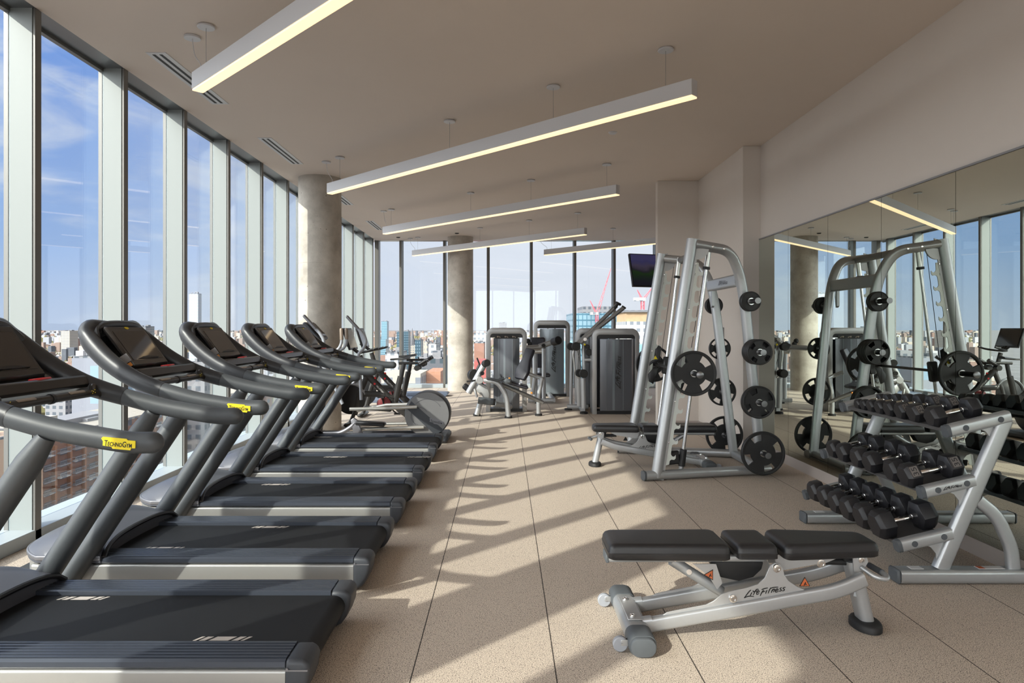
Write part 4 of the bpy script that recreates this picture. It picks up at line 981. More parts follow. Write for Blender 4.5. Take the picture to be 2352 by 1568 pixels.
    MB().prism([(-.25,.337),(-.14,.337),(-.11,.245),(-.135,.215),(-.175,.28)], (0,-.075,0), (1,0,0), (0,0,1), .006).build('strut_plate', M['silver2'], T)
    MB().tube([(.36,0,.325),(.54,0,.320)], .016, 12).build('seat_link', M['rubber'], T)
    def warn(x, z, y, rot):
        c = V((x, y, z)); pts = [(.030*cos(radians(a+rot)), .030*sin(radians(a+rot))) for a in (90,210,330)]
        w = MB().prism(pts, c, (1,0,0), (0,0,1), .002).build('warning_triangle', M['ink'], T)
        pts = [(p[0]*.80, p[1]*.80) for p in pts]; MB().prism(pts, c+V((0,-.0012,0)), (1,0,0), (0,0,1), .001).build('warning_face', M['warn'], w)
        MB().box(c+V((0,-.0022,-.002)), (.004,.001,.018), (0,.5,0)).box(c+V((.003,-.0022,-.004)), (.012,.001,.004), (0,.3,0)).build('warning_mark', M['ink'], w)
    warn(-.170,.286,-.079,-30); warn(.265,.262,-.122,0)
    l = MB(); bolt(l, (.375,-.045,.330), (0,-1,0), .022); l.cyl((.375,.05,.330), (.375,-.045,.330), .018, 16); l.build('seat_pivot', M['chrome'], T)
    return T
B1 = make_bench('black padded adjustable bench with silver frame in the foreground, bottom right'); B1.location = (1.15, 3.345, 0)
B2 = dup(B1, (1.575, 7.30, 0), pi, 'black padded adjustable bench standing inside the weight machine')
# ------------------------------------------------------------------ weight plates
def make_plate(R, th, name='weight_plate', rot=45, hub=.028, spokes=4, span=52):
    "axis along local y, centre at origin"
    q = MB(); rim = R*.875
    q.lathe([(rim,-th*.5+.002),(rim+.003,-th*.5),(R-.006,-th*.5),(R,-th*.5+.006),(R,th*.5-.006),(R-.006,th*.5),(rim+.003,th*.5),(rim,th*.5-.002),(rim,-th*.5+.002)], (0,0,0), (0,1,0), 72)
    # web
    n = 96; w = th*.36; rads = [hub, R*.20, R*.56, rim+.002]
    if R < .12: rads = [hub, R*.5, R*.7, rim+.002]
    def inside(k, a):
        if k < 2: return True
        if R < .12: return True
        d = (a-rot)%(360/spokes); d = min(d, 360/spokes-d); return d < span/2
    cell = {}
    for k in range(3):
        for j in range(n): cell[k,j] = inside(k, 360*(j+.5)/n)
    tt = {0: th*.5, 1: w, 2: w}
    def P(k, j, s, t): a = 2*pi*j/n; return V((rads[k]*cos(a), s*t, rads[k]*sin(a)))
    for (k, j), ok in cell.items():
        if not ok: continue
        t = tt[k]
        for s in (-1, 1):
            vs = [P(k,j,s,t), P(k,j+1,s,t), P(k+1,j+1,s,t), P(k+1,j,s,t)]; q.add(vs, [(0,1,2,3)])
        for dj, a in ((-1, j), (1, j+1)):
            if not cell[k, (j+dj)%n]: q.add([P(k,a,-1,t), P(k,a,1,t), P(k+1,a,1,t), P(k+1,a,-1,t)], [(0,1,2,3)])
        if k == 0: q.add([P(0,j,-1,t), P(0,j+1,-1,t), P(0,j+1,1,t), P(0,j,1,t)], [(0,1,2,3)]); q.add([P(1,j,-1,t), P(1,j+1,-1,t), P(1,j+1,1,t), P(1,j,1,t)], [(0,1,2,3)])
        if k == 1 and not cell.get((2, j), True): q.add([P(2,j,-1,t), P(2,j+1,-1,t), P(2,j+1,1,t), P(2,j,1,t)], [(0,1,2,3)])
    me_o = q
    T = thing(name, '', 'weight plate', (0,0,0)); T['_w'] = (0,0,0)
    bm_o = q.build('plate_body', M['plate'], T, ang=40)
    MB().lathe([(.0255,-th*.5-.003),(.034,-th*.5-.003),(.036,-th*.5),(.036,th*.5),(.034,th*.5+.003),(.0255,th*.5+.003),(.0255,-th*.5-.003)], (0,0,0), (0,1,0), 32).build('steel_bushing', M['steelrod'], T)
    return T
PL = {}
def plate(kind, loc, label, rot=0, group='weight plates on the storage pegs'):
    spec = {'big': (.214,.040), 'mid': (.160,.036), 'small': (.125,.036), 'tiny': (.098,.034)}[kind]
    if kind not in PL:
        T = make_plate(*spec); PL[kind] = T; o = T
    else: o = dup(PL[kind], (0,0,0))
    o.location = loc; o.rotation_euler = (0, radians(rot), 0); o['label'] = label; o['group'] = group; return o
# ------------------------------------------------------------------ counterbalanced barbell machine
SY = 7.30
t = thing('smith_machine', 'tall silver rack machine with slanted posts and a guided bar before the mirror wall', 'weight machine', (2.0, SY, 0)); SM = t
S = M['silver']
def mir(p, s): return V((p[0], SY+s*p[1], p[2]))
for s, nm in ((-1,'near'), (1,'far')):
    # base tube (converges to the rear)
    b = MB().tube([mir((1.34,.735,.052), s), mir((2.66,.425,.052), s)], 1, sec=rrect(.095,.085,.034,5), up=(0,0,1)).build('base_rail', S, t)
    MB().tube([mir((1.325,.7385,.052), s), mir((1.345,.734,.052), s)], 1, sec=rrect(.100,.090,.034,5), up=(0,0,1)).build('rail_cap', M['rubgrey'], b)
    # slanted front post: broad oval section
    U = V((.38,0,2.30)).normalized()
    p0 = mir((1.462,.700,.03), s); p1 = mir((1.822,.652,2.335), s)
    fp = MB().tube([p0, p1], 1, sec=circ(.056,.052,24), up=(1,0,0)).build('front_post', M['silver'], t)
    # flat inner plate on the post back edge and catch plate with teeth
    xx = V((1,0,-U.x/U.z)).normalized(); uu = (p1-p0).normalized(); n_ = s*1.0
    o = p0; L = (p1-p0).length
    MB().prism([(.040,-.02),(.074,-.02),(.074,L+.02),(.03,L+.0),(.040,0)], o, xx, uu, .012).build('post_flange', M['silver2'], fp)
    P = [(.06,.12)]
    z = .14; k = 0
    while z < L-.30:
        P += [(.104,z),(.104,z+.035),(.118,z+.050),(.146,z+.052),(.158,z+.068),(.154,z+.100),(.142,z+.082),(.122,z+.082),(.106,z+.100)]
        z += .1505; k += 1
    P += [(.098,z+.02),(.06,z+.02)]
    cpl = MB().prism(P, o, xx, uu, .008).build('catch_plate', mat('zinc_catch_plate', (.72,.77,.73), .45, .15) if 'zinc' not in M else M['zinc'], t)
    M.setdefault('zinc', cpl.data.materials[0])
    for zz, lb in ((.98,'5'),(1.45,'3'),(2.0,'2')):
        put_text(lb, o+xx*.075+uu*zz-V((0,.0045,0)), xx, uu, height=.022, th=.001).build('rack_number', M['ink'], cpl)
    for zz in (.35,.75,1.2,1.65,2.1): sbolt(fp, p0+uu*zz+xx*.07+V((0,-.006,0)), (0,-1,0), .008, 'post_bolt')
    # top pulley guard: half disc
    half = [(.06+.115*cos(radians(a)), .0+.115*sin(radians(a))) for a in range(-95, 8, 8)]+[(.06,.0)]
    MB().prism(half, p1-uu*.075, xx, uu, .02).build('pulley_guard', M['silver2'], t)
    # top tube and rear post in one bent tube
    pth = [mir((1.84,.655,2.285), s), mir((2.22,.56,2.235), s), mir((2.335,.50,2.02), s), mir((2.395,.475,1.73), s), mir((2.585,.425,.06), s)]
    MB().tube(fil(pth, .20, 10), 1, sec=rrect(.082,.098,.034,5), up=(1,0,0)).build('rear_frame_tube', M['silver'], t)
    for x, z in ((2.02,2.262),(2.14,2.245)): sbolt(t, mir((x,.655-.25*(x-1.84)+.048,z), s), (0,s,0), .012, 'frame_bolt')
    # guide rod
    r0 = mir((1.735,.575,.09), s); r1 = mir((2.0,.575,2.20), s)
    rd_ = MB().cyl(r0, r1, .0165, 16).build('guide_rod', M['steelrod'], t)
    dr = (r1-r0).normalized()
    MB().cyl(r1-dr*.13, r1+dr*.08, .026, 18).build('top_sleeve', M['alu'], rd_); MB().lathe([(.034,0),(.036,.004),(.036,.022),(.034,.026)], r1-dr*.155, dr, 20).build('stop_ring', M['tmblack'], rd_)
    MB().cyl(r0+dr*.02, r0+dr*.19, .034, 18, ch=.006).box(r0+dr*.10+V((-.13,0,.0)), (.20,.035,.13), (0,-.12,0), ch=.01).build('bottom_stop', M['tmblack'], rd_)
    MB().cyl(r0-dr*.04, r0+dr*.02, .024, 14).build('rod_foot', M['silver2'], rd_)
    # cable
    MB().cyl(p1+xx*.165-uu*.09, mir((1.80,.60,1.10), s), .003, 6).build('cable', M['ink'], t)
    # storage pegs
    for (x, z, l) in ((2.41,1.731,.30),(2.468,1.236,.30),(2.494,.74,.27),(2.525,.244,.30)):
        yb = .44+(.475-.425)*(z-.06)/1.7*1
        MB().cyl(mir((x-.0,yb,z), s), mir((x,yb+l,z), s), .0245, 20, ch=.004).build('storage_peg', M['tmblack'], t)
        MB().lathe([(.026,0),(.029,.003),(.029,.010),(.0,.011)], mir((x,yb+l,z), s), (0,s,0), 20).build('peg_tip', M['tip'], t)
MB().tube([(2.335,SY-.47,1.95),(2.335,SY+.47,1.95)], 1, sec=rrect(.075,.125,.02,4), up=(0,0,1)).build('name_crossbar', M['silver'], t)
put_logo((2.2965,SY-.10,1.95), (0,-1,0), (0,0,1), .30, .0015).build('crossbar_lettering', M['tmtrim'], t)
MB().prism([(0,-.03),(.0,-.20),(.03,-.22),(.05,-.10),(.03,-.03)], (2.335,SY+.36,1.92), (0,1,0), (0,0,1), .03).build('gusset', M['silver'], t)
MB().tube([(2.585,SY-.38,.05),(2.585,SY+.38,.05)], 1, sec=rrect(.08,.075,.02,4), up=(0,0,1)).build('rear_base_tube', M['silver'], t)
MB().tube([(2.02,SY-.60,2.255),(2.02,SY+.60,2.255)], .036, 18).build('top_crossbar', M['pewter'], t)
# moving bar with carriages and hooks
bx, bz = 1.777, 1.042
br = MB().cyl((bx,SY-.78,bz), (bx,SY+.78,bz), .0145, 18).build('bar', M['tmblack'], t)
for s in (-1, 1):
    MB().cyl((bx,SY+s*.72,bz), (bx,SY+s*1.075,bz), .0245, 22, ch=.004).build('bar_sleeve', M['tmblack'], br)
    MB().lathe([(.030,0),(.033,.004),(.033,.014),(.027,.018),(0,.018)], (bx,SY+s*1.07,bz), (0,s,0), 22).build('sleeve_end', M['tip'], br)
    MB().lathe([(.040,0),(.044,.005),(.044,.018),(.0,.018)], (bx,SY+s*.80,bz), (0,s,0), 22).build('sleeve_collar', M['tip'], br)
    y = SY+s*.575
    c = MB().box((1.858,y,bz+.0), (.075,.075,.20), (0,.125,0), ch=.012).box((1.82,y,bz), (.10,.05,.06), ch=.01).build('bar_carriage', M['tmblack'], br)
    hk = [(-.105,.02),(-.07,.05),(-.02,.05),(.02,.10),(.035,.24),(.0,.26),(-.035,.20),(-.03,.10),(-.075,.085),(-.10,.055)]
    MB().prism(hk, (bx,SY+s*.615,bz-.03), (1,0,0), (0,0,1), .016).prism([(-.11,-.16),(-.06,-.19),(-.02,-.08),(.0,0),(-.05,.01),(-.12,-.08)], (bx,SY+s*.615,bz-.03), (1,0,0), (0,0,1), .016).build('catch_hook', M['tmblack'], br, bevel=.003)
    MB().prism([(-.024,-.016),(.024,-.016),(0,.026)], (bx-.035,SY+s*.615-.010,bz+.085), (1,0,0), (0,0,1), .003).build('warning_triangle', M['yellow'], br)
plate('big', (bx, SY-.865, bz), 'large black rubber plate on the near end of the rack machine bar', 45, 'plates on the machine bar')
plate('big', (bx, SY+.865, bz), 'large black rubber plate on the far end of the rack machine bar', 45, 'plates on the machine bar')
def pegs(s, side):
    yb = lambda z: .44+.05*(z-.06)/1.7
    def put(kind, x, z, n, off, th, lab, rots):
        for i in range(n):
            y = SY+s*(yb(z)+off+i*(th+.0065))
            pos = '' if n == 1 else (', innermost of %d' % n if i == 0 else (', outermost of %d' % n if i == n-1 else (', second from the post' if i == 1 else ', third from the post')))
            plate(kind, (x, y, z), lab % side + pos, rots[i%len(rots)])
    put('tiny', 2.41, 1.731, 2, .075, .034, 'small solid black plate on the top %s peg', (45,))
    put('small', 2.468, 1.236, 4 if s < 0 else 1, .075, .036, 'medium-small black plate on the second %s peg', (45, 20, 45, 38))
    put('mid', 2.494, .74, 2 if s < 0 else 1, .085, .036, 'medium black plate on the third %s peg', (30, 62))
    put('big', 2.525, .244, 1, .17 if s < 0 else .115, .040, 'largest black plate on the lowest %s peg, almost touching the floor', (68,))
pegs(-1, 'near'); pegs(1, 'far')
# ------------------------------------------------------------------ dumbbell rack
RK = thing('dumbbell_rack', 'silver three tier dumbbell rack with slanted shelves along the mirror wall', 'dumbbell rack', (2.6, 4.6, 0))
YN, YF_ = 3.945, 5.155
arms = ((2.56,.874,2.905,.957), (2.415,.521,2.70,.588), (2.28,.212,2.57,.282))
for y, nm in ((YN,'near'), (YF_,'far')):
    MB().tube([(2.262,y,.043),(2.985,y,.043)], 1, sec=rrect(.105,.078,.022,4), up=(0,0,1)).build('floor_rail', S, RK)
    MB().box((2.252,y,.043), (.024,.108,.080), ch=.01).build('rail_cap', M['rubgrey'], RK)
    MB().tube([(2.512,y,.075),(2.885,y,.94)], 1, sec=rrect(.055,.088,.018,4), up=(1,0,0)).build('slanted_post', S, RK)
    MB().tube(fil([(2.728,y,.475),(2.84,y,.385),(2.925,y,.20),(2.935,y,.075)], .14, 8), 1, sec=rrect(.05,.072,.018,4), up=(1,0,0)).build('rear_leg', S, RK)
    for i, (x0,z0,x1,z1) in enumerate(arms):
        a = MB().tube([(x0,y,z0),(x1,y,z1)], 1, sec=rrect(.062,.070,.018,4), up=(0,0,1)).build('shelf_arm', S, RK)
        dv = V((x1-x0,0,z1-z0)).normalized()
        MB().tube([V((x0,y,z0))-dv*.022, V((x0,y,z0))], [.93,1], sec=rrect(.065,.073,.02,4), up=(0,0,1)).build('arm_cap', M['rubgrey'], a)
        for f in (.24,.82):
            c = V((x0,y,z0)).lerp(V((x1,y,z1)), f); MB().cyl(c+V((0,-.034,0)), c+V((0,-.0305,0)), .017, 20).build('plug', M['rubgrey'], a)
        c = V((x0,y,z0)).lerp(V((x1,y,z1)), .62)
        MB().prism([(-.06,-.03),(.09,-.0),(.085,-.06),(.04,-.13),(.03,-.135),(.028,-.09),(-.0,-.055)], c+V((.0,.0,.0)), (1,0,0), (0,0,1), .008).build('gusset', M['silver2'], a)
        if i == 1 and y == YN: put_logo(V((x0,y,z0)).lerp(V((x1,y,z1)), .53)+V((0,-.0315,0)), dv, V((-dv.z,0,dv.x)), .11, .001, 24).build('arm_lettering', M['ink'], a)
    MB().box((2.37,y,.0835), (.07,.05,.002)).build('paper_label', M['white'], RK)
wl = MB().box((2.80,YN,.0835), (.15,.045,.002)).build('warning_label', M['white'], RK); MB().box((2.745,YN,.0848), (.035,.04,.001)).build('warning_stripe', M['warn'], wl)
for (x0,z0,x1,z1) in arms:
    dv = V((x1-x0,0,z1-z0)).normalized(); up = V((-dv.z,0,dv.x)); c = V((x0,0,z0)).lerp(V((x1,0,z1)), .47)+V((0,(YN+YF_)/2,0)); Rm = Matrix((dv, V((0,1,0)), dv.cross(V((0,1,0))))).transposed()
    w = (V((x1,0,z1))-V((x0,0,z0))).length*.86
    tr = MB().box(c, (w, YF_-YN-.07, .006), Rm).box(c-dv*w/2-up*.010, (.004, YF_-YN-.07, .020), Rm).box(c+dv*w/2-up*.010, (.004, YF_-YN-.07, .020), Rm).build('shelf_tray', mat('tray_grey', (.13,.13,.135), .4, .5) if 'tray' not in M else M['tray'], RK)
    M.setdefault('tray', tr.data.materials[0])
# dumbbells ------------------------------------------------------------
def hexhead(q, x0, x1, s, flip=1):
    L = abs(x1-x0); R = s/sqrt(3); ch = s*.17; d = 1 if x1 > x0 else -1
    rs = [(R*.55, 0), (R*.60, .0), (R, ch*.55), (R, L-ch), (R*.80, L-.001), (R*.76, L)]
    vs = []; n = 6; o = []
    for (r, h) in rs:
        for j in range(n):
            a = radians(60*j+0); vs.append(V((x0+d*h, r*cos(a), r*sin(a))))
    fs = [(i*n+j, i*n+(j+1)%n, (i+1)*n+(j+1)%n, (i+1)*n+j) for i in range(len(rs)-1) for j in range(n)]
    fs += [tuple(range(n))[::-1], tuple(range((len(rs)-1)*n, len(rs)*n))]; q.add(vs, fs)
def make_db(s, span, num=None):
    "hex dumbbell, handle along local x, resting on a flat at z=0; s across flats, span between head centres"
    T = thing('dumbbell', '', 'dumbbell', (0,0,0)); T['_w'] = (0,0,0); Lh = s*.70; z = s/2
    for sg in (-1, 1):
        q = MB(); a = sg*(span/2-Lh/2); b = sg*(span/2+Lh/2); hexhead(q, a, b, s)
        q.v = [v+V((0,0,z)) for v in q.v]; h = q.build('hex_head', M['urethane'], T, bevel=.004, seg=2, ang=25)
        if num:
            c = V((sg*(span/2), -s/2*cos(radians(30)), z+s/2*sin(radians(30)))); nrm = V((0,-cos(radians(30)),.5)); u = V((1,0,0)); v = nrm.cross(u)
            pl = MB().prism([(-s*.20,-s*.25),(s*.20,-s*.25),(s*.20,s*.25),(-s*.20,s*.25)], c+nrm*.0005, u, v, .002).build('number_plate', M['numplate'], h)
            q = MB()
            for dx, dy, w_, h_ in ((0,s*.235,s*.38,.003),(0,-s*.235,s*.38,.003),(s*.185,0,.003,s*.47),(-s*.185,0,.003,s*.47)): q.box(c+u*dx+v*dy+nrm*.002, (w_,h_,.0015), Matrix((u,v,nrm)).transposed())
            q.build('plate_border', M['urethane'], h)
            put_text(num, c+nrm*.0015, v, -u, width=s*.36, height=s*.22, th=.001).build('number', M['urethane'], h)
    g = span/2-Lh/2
    MB().lathe([(.013,-g),(.0145,-g+.002),(.0145,-g+.012),(.0125,-g+.014),(.0140,-g+.02),(.0175,-.0),(.0140,g-.02),(.0125,g-.014),(.0145,g-.012),(.0145,g-.002),(.013,g)], (0,0,z), (1,0,0), 20).build('handle', M['chrome'], T)
    return T
tilt = atan2(.070, .30)
def row(ar, items, x_front, group, lbl):
    x0,z0,x1,z1 = ar; dv = V((x1-x0,0,z1-z0)).normalized(); up = V((-dv.z,0,dv.x)); al = atan2(dv.z, dv.x)
    for i, (Y, s, span, num) in enumerate(items):
        T = make_db(s, span, num)
        # centre of the handle: front head centre at x_front
        cxm = x_front+span/2*dv.x
        f = (cxm-x0)/dv.x; base = V((x0,0,z0))+dv*f+up*.0045
        T.location = (base.x, Y, base.z); T.rotation_euler = (0, -al, 0)
        T['label'] = lbl(i, len(items), num); T['group'] = group
ordn = ['nearest', 'second', 'third', 'fourth', 'fifth', 'sixth', 'seventh', 'farthest']
def mk(shelf, big):
    def f(i, n, num):
        o = 'nearest' if i == 0 else ('farthest' if i == n-1 else ordn[i]+' from the near end')
        return 'black hex dumbbell on the %s shelf, %s%s' % (shelf, o, (', marked %s' % num) if num else '')
    return f
row(arms[0], [(4.075,.118,.215,None),(4.262,.112,.213,'25'),(4.412,.104,.205,'20'),(4.545,.098,.20,None),(4.668,.090,.19,None),(4.782,.082,.18,None),(4.880,.074,.17,None),(4.968,.068,.165,None)], 2.585, 'dumbbells on the top shelf', mk('top', 0))
row(arms[1], [(4.058,.135,.245,'35'),(4.216,.132,.245,None),(4.470,.130,.240,None),(4.630,.130,.24,None),(4.835,.125,.235,None),(4.985,.120,.235,None)], 2.425, 'dumbbells on the middle shelf', mk('middle', 0))
row(arms[2], [(4.095,.158,.245,None),(4.290,.150,.245,None),(4.470,.146,.24,None),(4.640,.142,.24,None),(4.806,.138,.235,None),(4.968,.136,.235,None)], 2.285, 'dumbbells on the bottom shelf', mk('bottom', 0))
# ------------------------------------------------------------------ weight stack towers
def tower(parent, x0, x1, yf, depth, H, txt=True, placard=False, shade='shroud', txt_at=.45, mirror_txt=False):
    w = x1-x0; cx = (x0+x1)/2; bw = .075; r = .12
    # frame band: rounded inverted U, bowed front
    out = [(x0,0),(x0,H-r)]+[(x0+r-r*cos(radians(a)), H-r+r*sin(radians(a))) for a in range(15, 91, 15)]+[(x1-r+r*sin(radians(a)), H-r+r*cos(radians(a))) for a in range(0, 76, 15)]+[(x1,H-r),(x1,0)]
    r2 = .05; xi0, xi1, Hi = x0+bw, x1-bw, H-.10
    inn = [(xi1,0),(xi1,Hi-r2)]+[(xi1-r2+r2*cos(radians(a)), Hi-r2+r2*sin(radians(a))) for a in range(15, 91, 15)]+[(xi0+r2-r2*sin(radians(a)), Hi-r2+r2*cos(radians(a))) for a in range(0, 76, 15)]+[(xi0,Hi-r2),(xi0,0)]
    q = MB(); n = len(out)
    for (a, b) in zip(out, inn[::-1]):
        bow = .035*(1-((a[0]-cx)/(w/2))**2)
        bow2 = .035*(1-((b[0]-cx)/(w/2))**2)
        ca = .03*(1-((a[0]-cx)/(w/2))**2)*(a[1]/H)**6; cb = .03*(1-((b[0]-cx)/(w/2))**2)*(b[1]/H)**6
        q.v += [V((a[0],yf-bow,a[1]+ca)), V((b[0],yf-bow2,b[1]+cb)), V((b[0],yf+depth,b[1]+cb)), V((a[0],yf+depth,a[1]+ca))]
    for i in range(n-1):
        for k in range(4): q.f.append((i*4+k, (i+1)*4+k, (i+1)*4+(k+1)%4, i*4+(k+1)%4))
    q.f.append((0,1,2,3)); e = (n-1)*4; q.f.append((e+3,e+2,e+1,e))
    fr = q.build('tower_frame', M['towerframe'], parent, bevel=.006, bang=40)
    # bowed shroud
    sx0, sx1 = x0+bw+.055, x1-bw-.055
    def bowp(x, k=.05): return yf+.03-k*(1-((x-cx)/(w/2))**2)
    q = MB(); m = 16; zt = H-.165
    for i in range(m+1):
        x = sx0+(sx1-sx0)*i/m
        for z in (.06, zt): q.v.append(V((x, bowp(x), z)))
        for z in (zt, .06): q.v.append(V((x, bowp(x)+.02, z)))
    for i in range(m):
        for k in range(4): q.f.append((i*4+k, (i+1)*4+k, (i+1)*4+(k+1)%4, i*4+(k+1)%4))
    q.f.append((0,1,2,3)); q.f.append((m*4+3,m*4+2,m*4+1,m*4))
    sh = q.build('front_shroud', M[shade], parent, ang=50)
    k = MB()
    for f, w2 in ((.42,.05),(.72,.012),(.20,.008)):
        x = sx0+(sx1-sx0)*f; k.box((x, bowp(x)-.002, (zt+.06)/2), (w2*w, .003, zt-.09))
    k.build('reflection_streak', M['shroud2'], sh)  # vertical reflections on the shroud, put in as lighter strips
    MB().box((cx, yf+.03, H-.115), (w-2*bw+.01, .05, .085)).build('header_panel', M['tmblack'], parent)
    if placard:
        for i, x in enumerate((-.30, 0, .30)):
            b = MB().box((cx+x*w*.62, yf-.015-.02*(1-abs(x)*2), H-.145), (.13*w/.7, .006, .06)).build('exercise_placard', M['ink'], parent)
            MB().cyl((cx+x*w*.62-.02, yf-.04, H-.14), (cx+x*w*.62-.02, yf-.036, H-.14), .014, 12).box((cx+x*w*.62+.015, yf-.038, H-.145), (.035,.004,.012), (0,.5,0)).build('placard_figure', M['tan'], b)
    MB().box((cx, yf+depth*.5, .03), (w-2*bw, depth*.9, .06)).build('tower_base', M['tmblack'], parent)
    q = MB()
    for i in range(13): q.box((cx, yf+depth*.55, .10+i*.042), (w*.36, .12, .037))
    q.build('weight_stack', M['rubber'], parent)
    for sx in (-.1,.1): MB().cyl((cx+sx*w, yf+depth*.55, .06), (cx+sx*w, yf+depth*.55, H-.15), .012, 10).build('guide_rod', M['steelrod'], parent)
    MB().box((cx, yf+depth-.01, (H-.2)/2+.05), (w-2*bw-.13, .01, H-.28)).build('rear_shroud', M['shroud'], parent)
    if txt:
        x = cx+.045*w; put_logo((x, bowp(x)-.006, H*txt_at), (0,0,1), (-1,0,0), .56, .002, 24).build('tower_lettering', M['ink' if shade == 'shroud2' else 'ink'], sh)
def tb2(q, pts, r, **k): return q.tube([pp(*p) for p in pts], r, **k)
# A: leg machine, left
t = thing('leg_extension_machine', 'seated leg weight machine with roller pad, left of the group before the far windows', 'weight machine', (0.0, 11.6, 0)); S2 = M['silver']
tower(t, -.335, .385, 12.02, .34, 1.465, txt=False, placard=True)
Y = 11.35
def P3(px, py, Y=Y): return pp(px, py, Y)
def ftube(name, pts, r, m=S2, fr=.06, parent=t, **k):
    return MB().tube(fil([P3(*p) for p in pts], fr), r, 14, **k).build(name, m, parent)
def rfoot(px, Y, parent=t, r=.062):
    x = (px-CX)/F*Y; MB().lathe([(r,0),(r,.028),(r*.85,.036),(0,.036)], (x, Y, 0), (0,0,1), 24).build('rubber_foot', M['rubber'], parent)
lv = ftube('lever_arm', [(1076,902,11.35),(1116,830,11.35)], .052)
MB().cyl(P3(1112,835,11.32)+V((.01,-.02,0)), P3(1119,833,11.18), .058, 24, ch=.004).build('arm_end_disc', M['rubber'], lv)
MB().cyl(P3(1105,857,11.33), P3(1108,857,11.26), .034, 20).build('hub_disc', M['rubber'], lv)
MB().cyl(P3(1100,873,11.36), P3(1102,873,11.22), .062, 24, ch=.008).build('pivot_hub', M['silver2'], lv)
MB().cyl(P3(1086,861,11.75), P3(1090,861,11.60), .10, 28, ch=.01).build('cam_disc', M['rubber'], t)
MB().tube([P3(1072,876,11.3), P3(1092,873,11.3)], .014, 10).box(P3(1071,889,11.5), (.12,.12,.10), (0,.7,0), ch=.02).build('adjust_handle', M['tmblack'], t)
MB().tube([P3(1096,823,11.6), P3(1102,838,11.6)], .014, 10, round_start=1).tube([P3(1102,838,11.6), P3(1096,850,11.6)], .03, 10).build('grip_handle', M['tmblack'], t)
MB().prism([(-.30,.36),(-.22,.40),(-.10,.36),(-.06,.22),(-.10,.10),(-.18,.20),(-.26,.26)], (-.20,11.36,.15), (1,0,0), (0,0,1), .02).build('linkage_plate', M['silver2'], t, bevel=.004)
rp = MB().cyl(P3(1098,919,11.20), P3(1134,923,11.20), .058, 24, ch=.006).build('roller_pad', M['rubgrey'], t)
MB().cyl(P3(1133,923,11.19), P3(1138,923.5,11.19), .056, 24).build('roller_end', M['rubber'], rp)
MB().tube([P3(1090,893,11.25), P3(1096,912,11.22)], .02, 10).build('roller_arm', M['silver2'], rp)
ftube('front_leg', [(1104,922,11.4),(1095,952,11.4)], .045); rfoot(1095, 11.50)
ftube('middle_leg', [(1112,873,11.25),(1143,876,11.2),(1163,908,11.18),(1168,956,11.18)], .042, fr=.12); rfoot(1168, 11.20)
ftube('curved_leg', [(1104,880,11.4),(1114,896,11.4),(1112,916,11.4),(1104,926,11.4)], .04, fr=.12)
ftube('rear_post', [(1245,868,11.5),(1236,910,11.5),(1237,950,11.5)], .038, fr=.15); rfoot(1237, 11.50)
ftube('back_post', [(1229,864,11.7),(1223,905,11.7)], .036)
ftube('back_crossbar', [(1206,855,11.6),(1230,864,11.6),(1248,870,11.5)], .032)
ftube('slanted_rail', [(1150,882,11.3),(1200,903,11.4),(1247,924,11.5)], .034, M['pewter'])
ftube('floor_tube', [(1135,926,11.3),(1170,932,11.6),(1172,934,11.9)], .045)
MB().tube([P3(1118,868,11.2), P3(1142,874,11.2), P3(1158,868,11.2)], .035, 14, sec=circ(1.6,.7,14), up=(0,0,1)).build('thigh_pad', M['rubgrey'], t)
MB().box(P3(1167,874,11.15), (.12,.30,.085), (0,.22,0), ch=.03).build('seat_front_roll', M['rubgrey'], t)
MB().box(P3(1190,883,11.3), (.34,.36,.055), (0,.28,0), ch=.02).build('seat_pad', M['navyvinyl'], t)
MB().box(P3(1188,886,11.2), (.20,.05,.04), (0,.28,0), ch=.01).build('seat_rail', M['silver2'], t)
bc = (P3(1194,870,11.35)+P3(1219,802,11.35))/2; dd = (P3(1219,802,11.35)-P3(1194,870,11.35)); an = atan2(dd.x, dd.z)
ud = V((dd.x, .10, dd.z)).normalized(); wd = V((.80,-.60,0)); wd = (wd-ud*wd.dot(ud)).normalized(); Rb = Matrix((wd, ud, wd.cross(ud))).transposed()
L_ = dd.length*1.04
MB().prism([(-.10,-L_/2),(.10,-L_/2),(.135,-L_*.22),(.085,L_*.12),(.085,L_/2),(-.085,L_/2),(-.085,L_*.12),(-.135,-L_*.22)], bc, wd, ud, .075).build('back_pad', M['navyvinyl'], t, bevel=.022, seg=4)
for px, py in ((1170,869),(1221,902)): MB().lathe([(0,-.018),(.014,-.012),(.018,0),(.014,.012),(0,.018)], P3(px,py,11.1), (0,1,0), 14).build('pop_pin', M['orange'], t)
MB().lathe([(0,-.018),(.014,-.012),(.018,0),(.014,.012),(0,.018)], P3(1194,881,11.1), (0,1,0), 14).build('white_knob', M['clearwhite'], t)
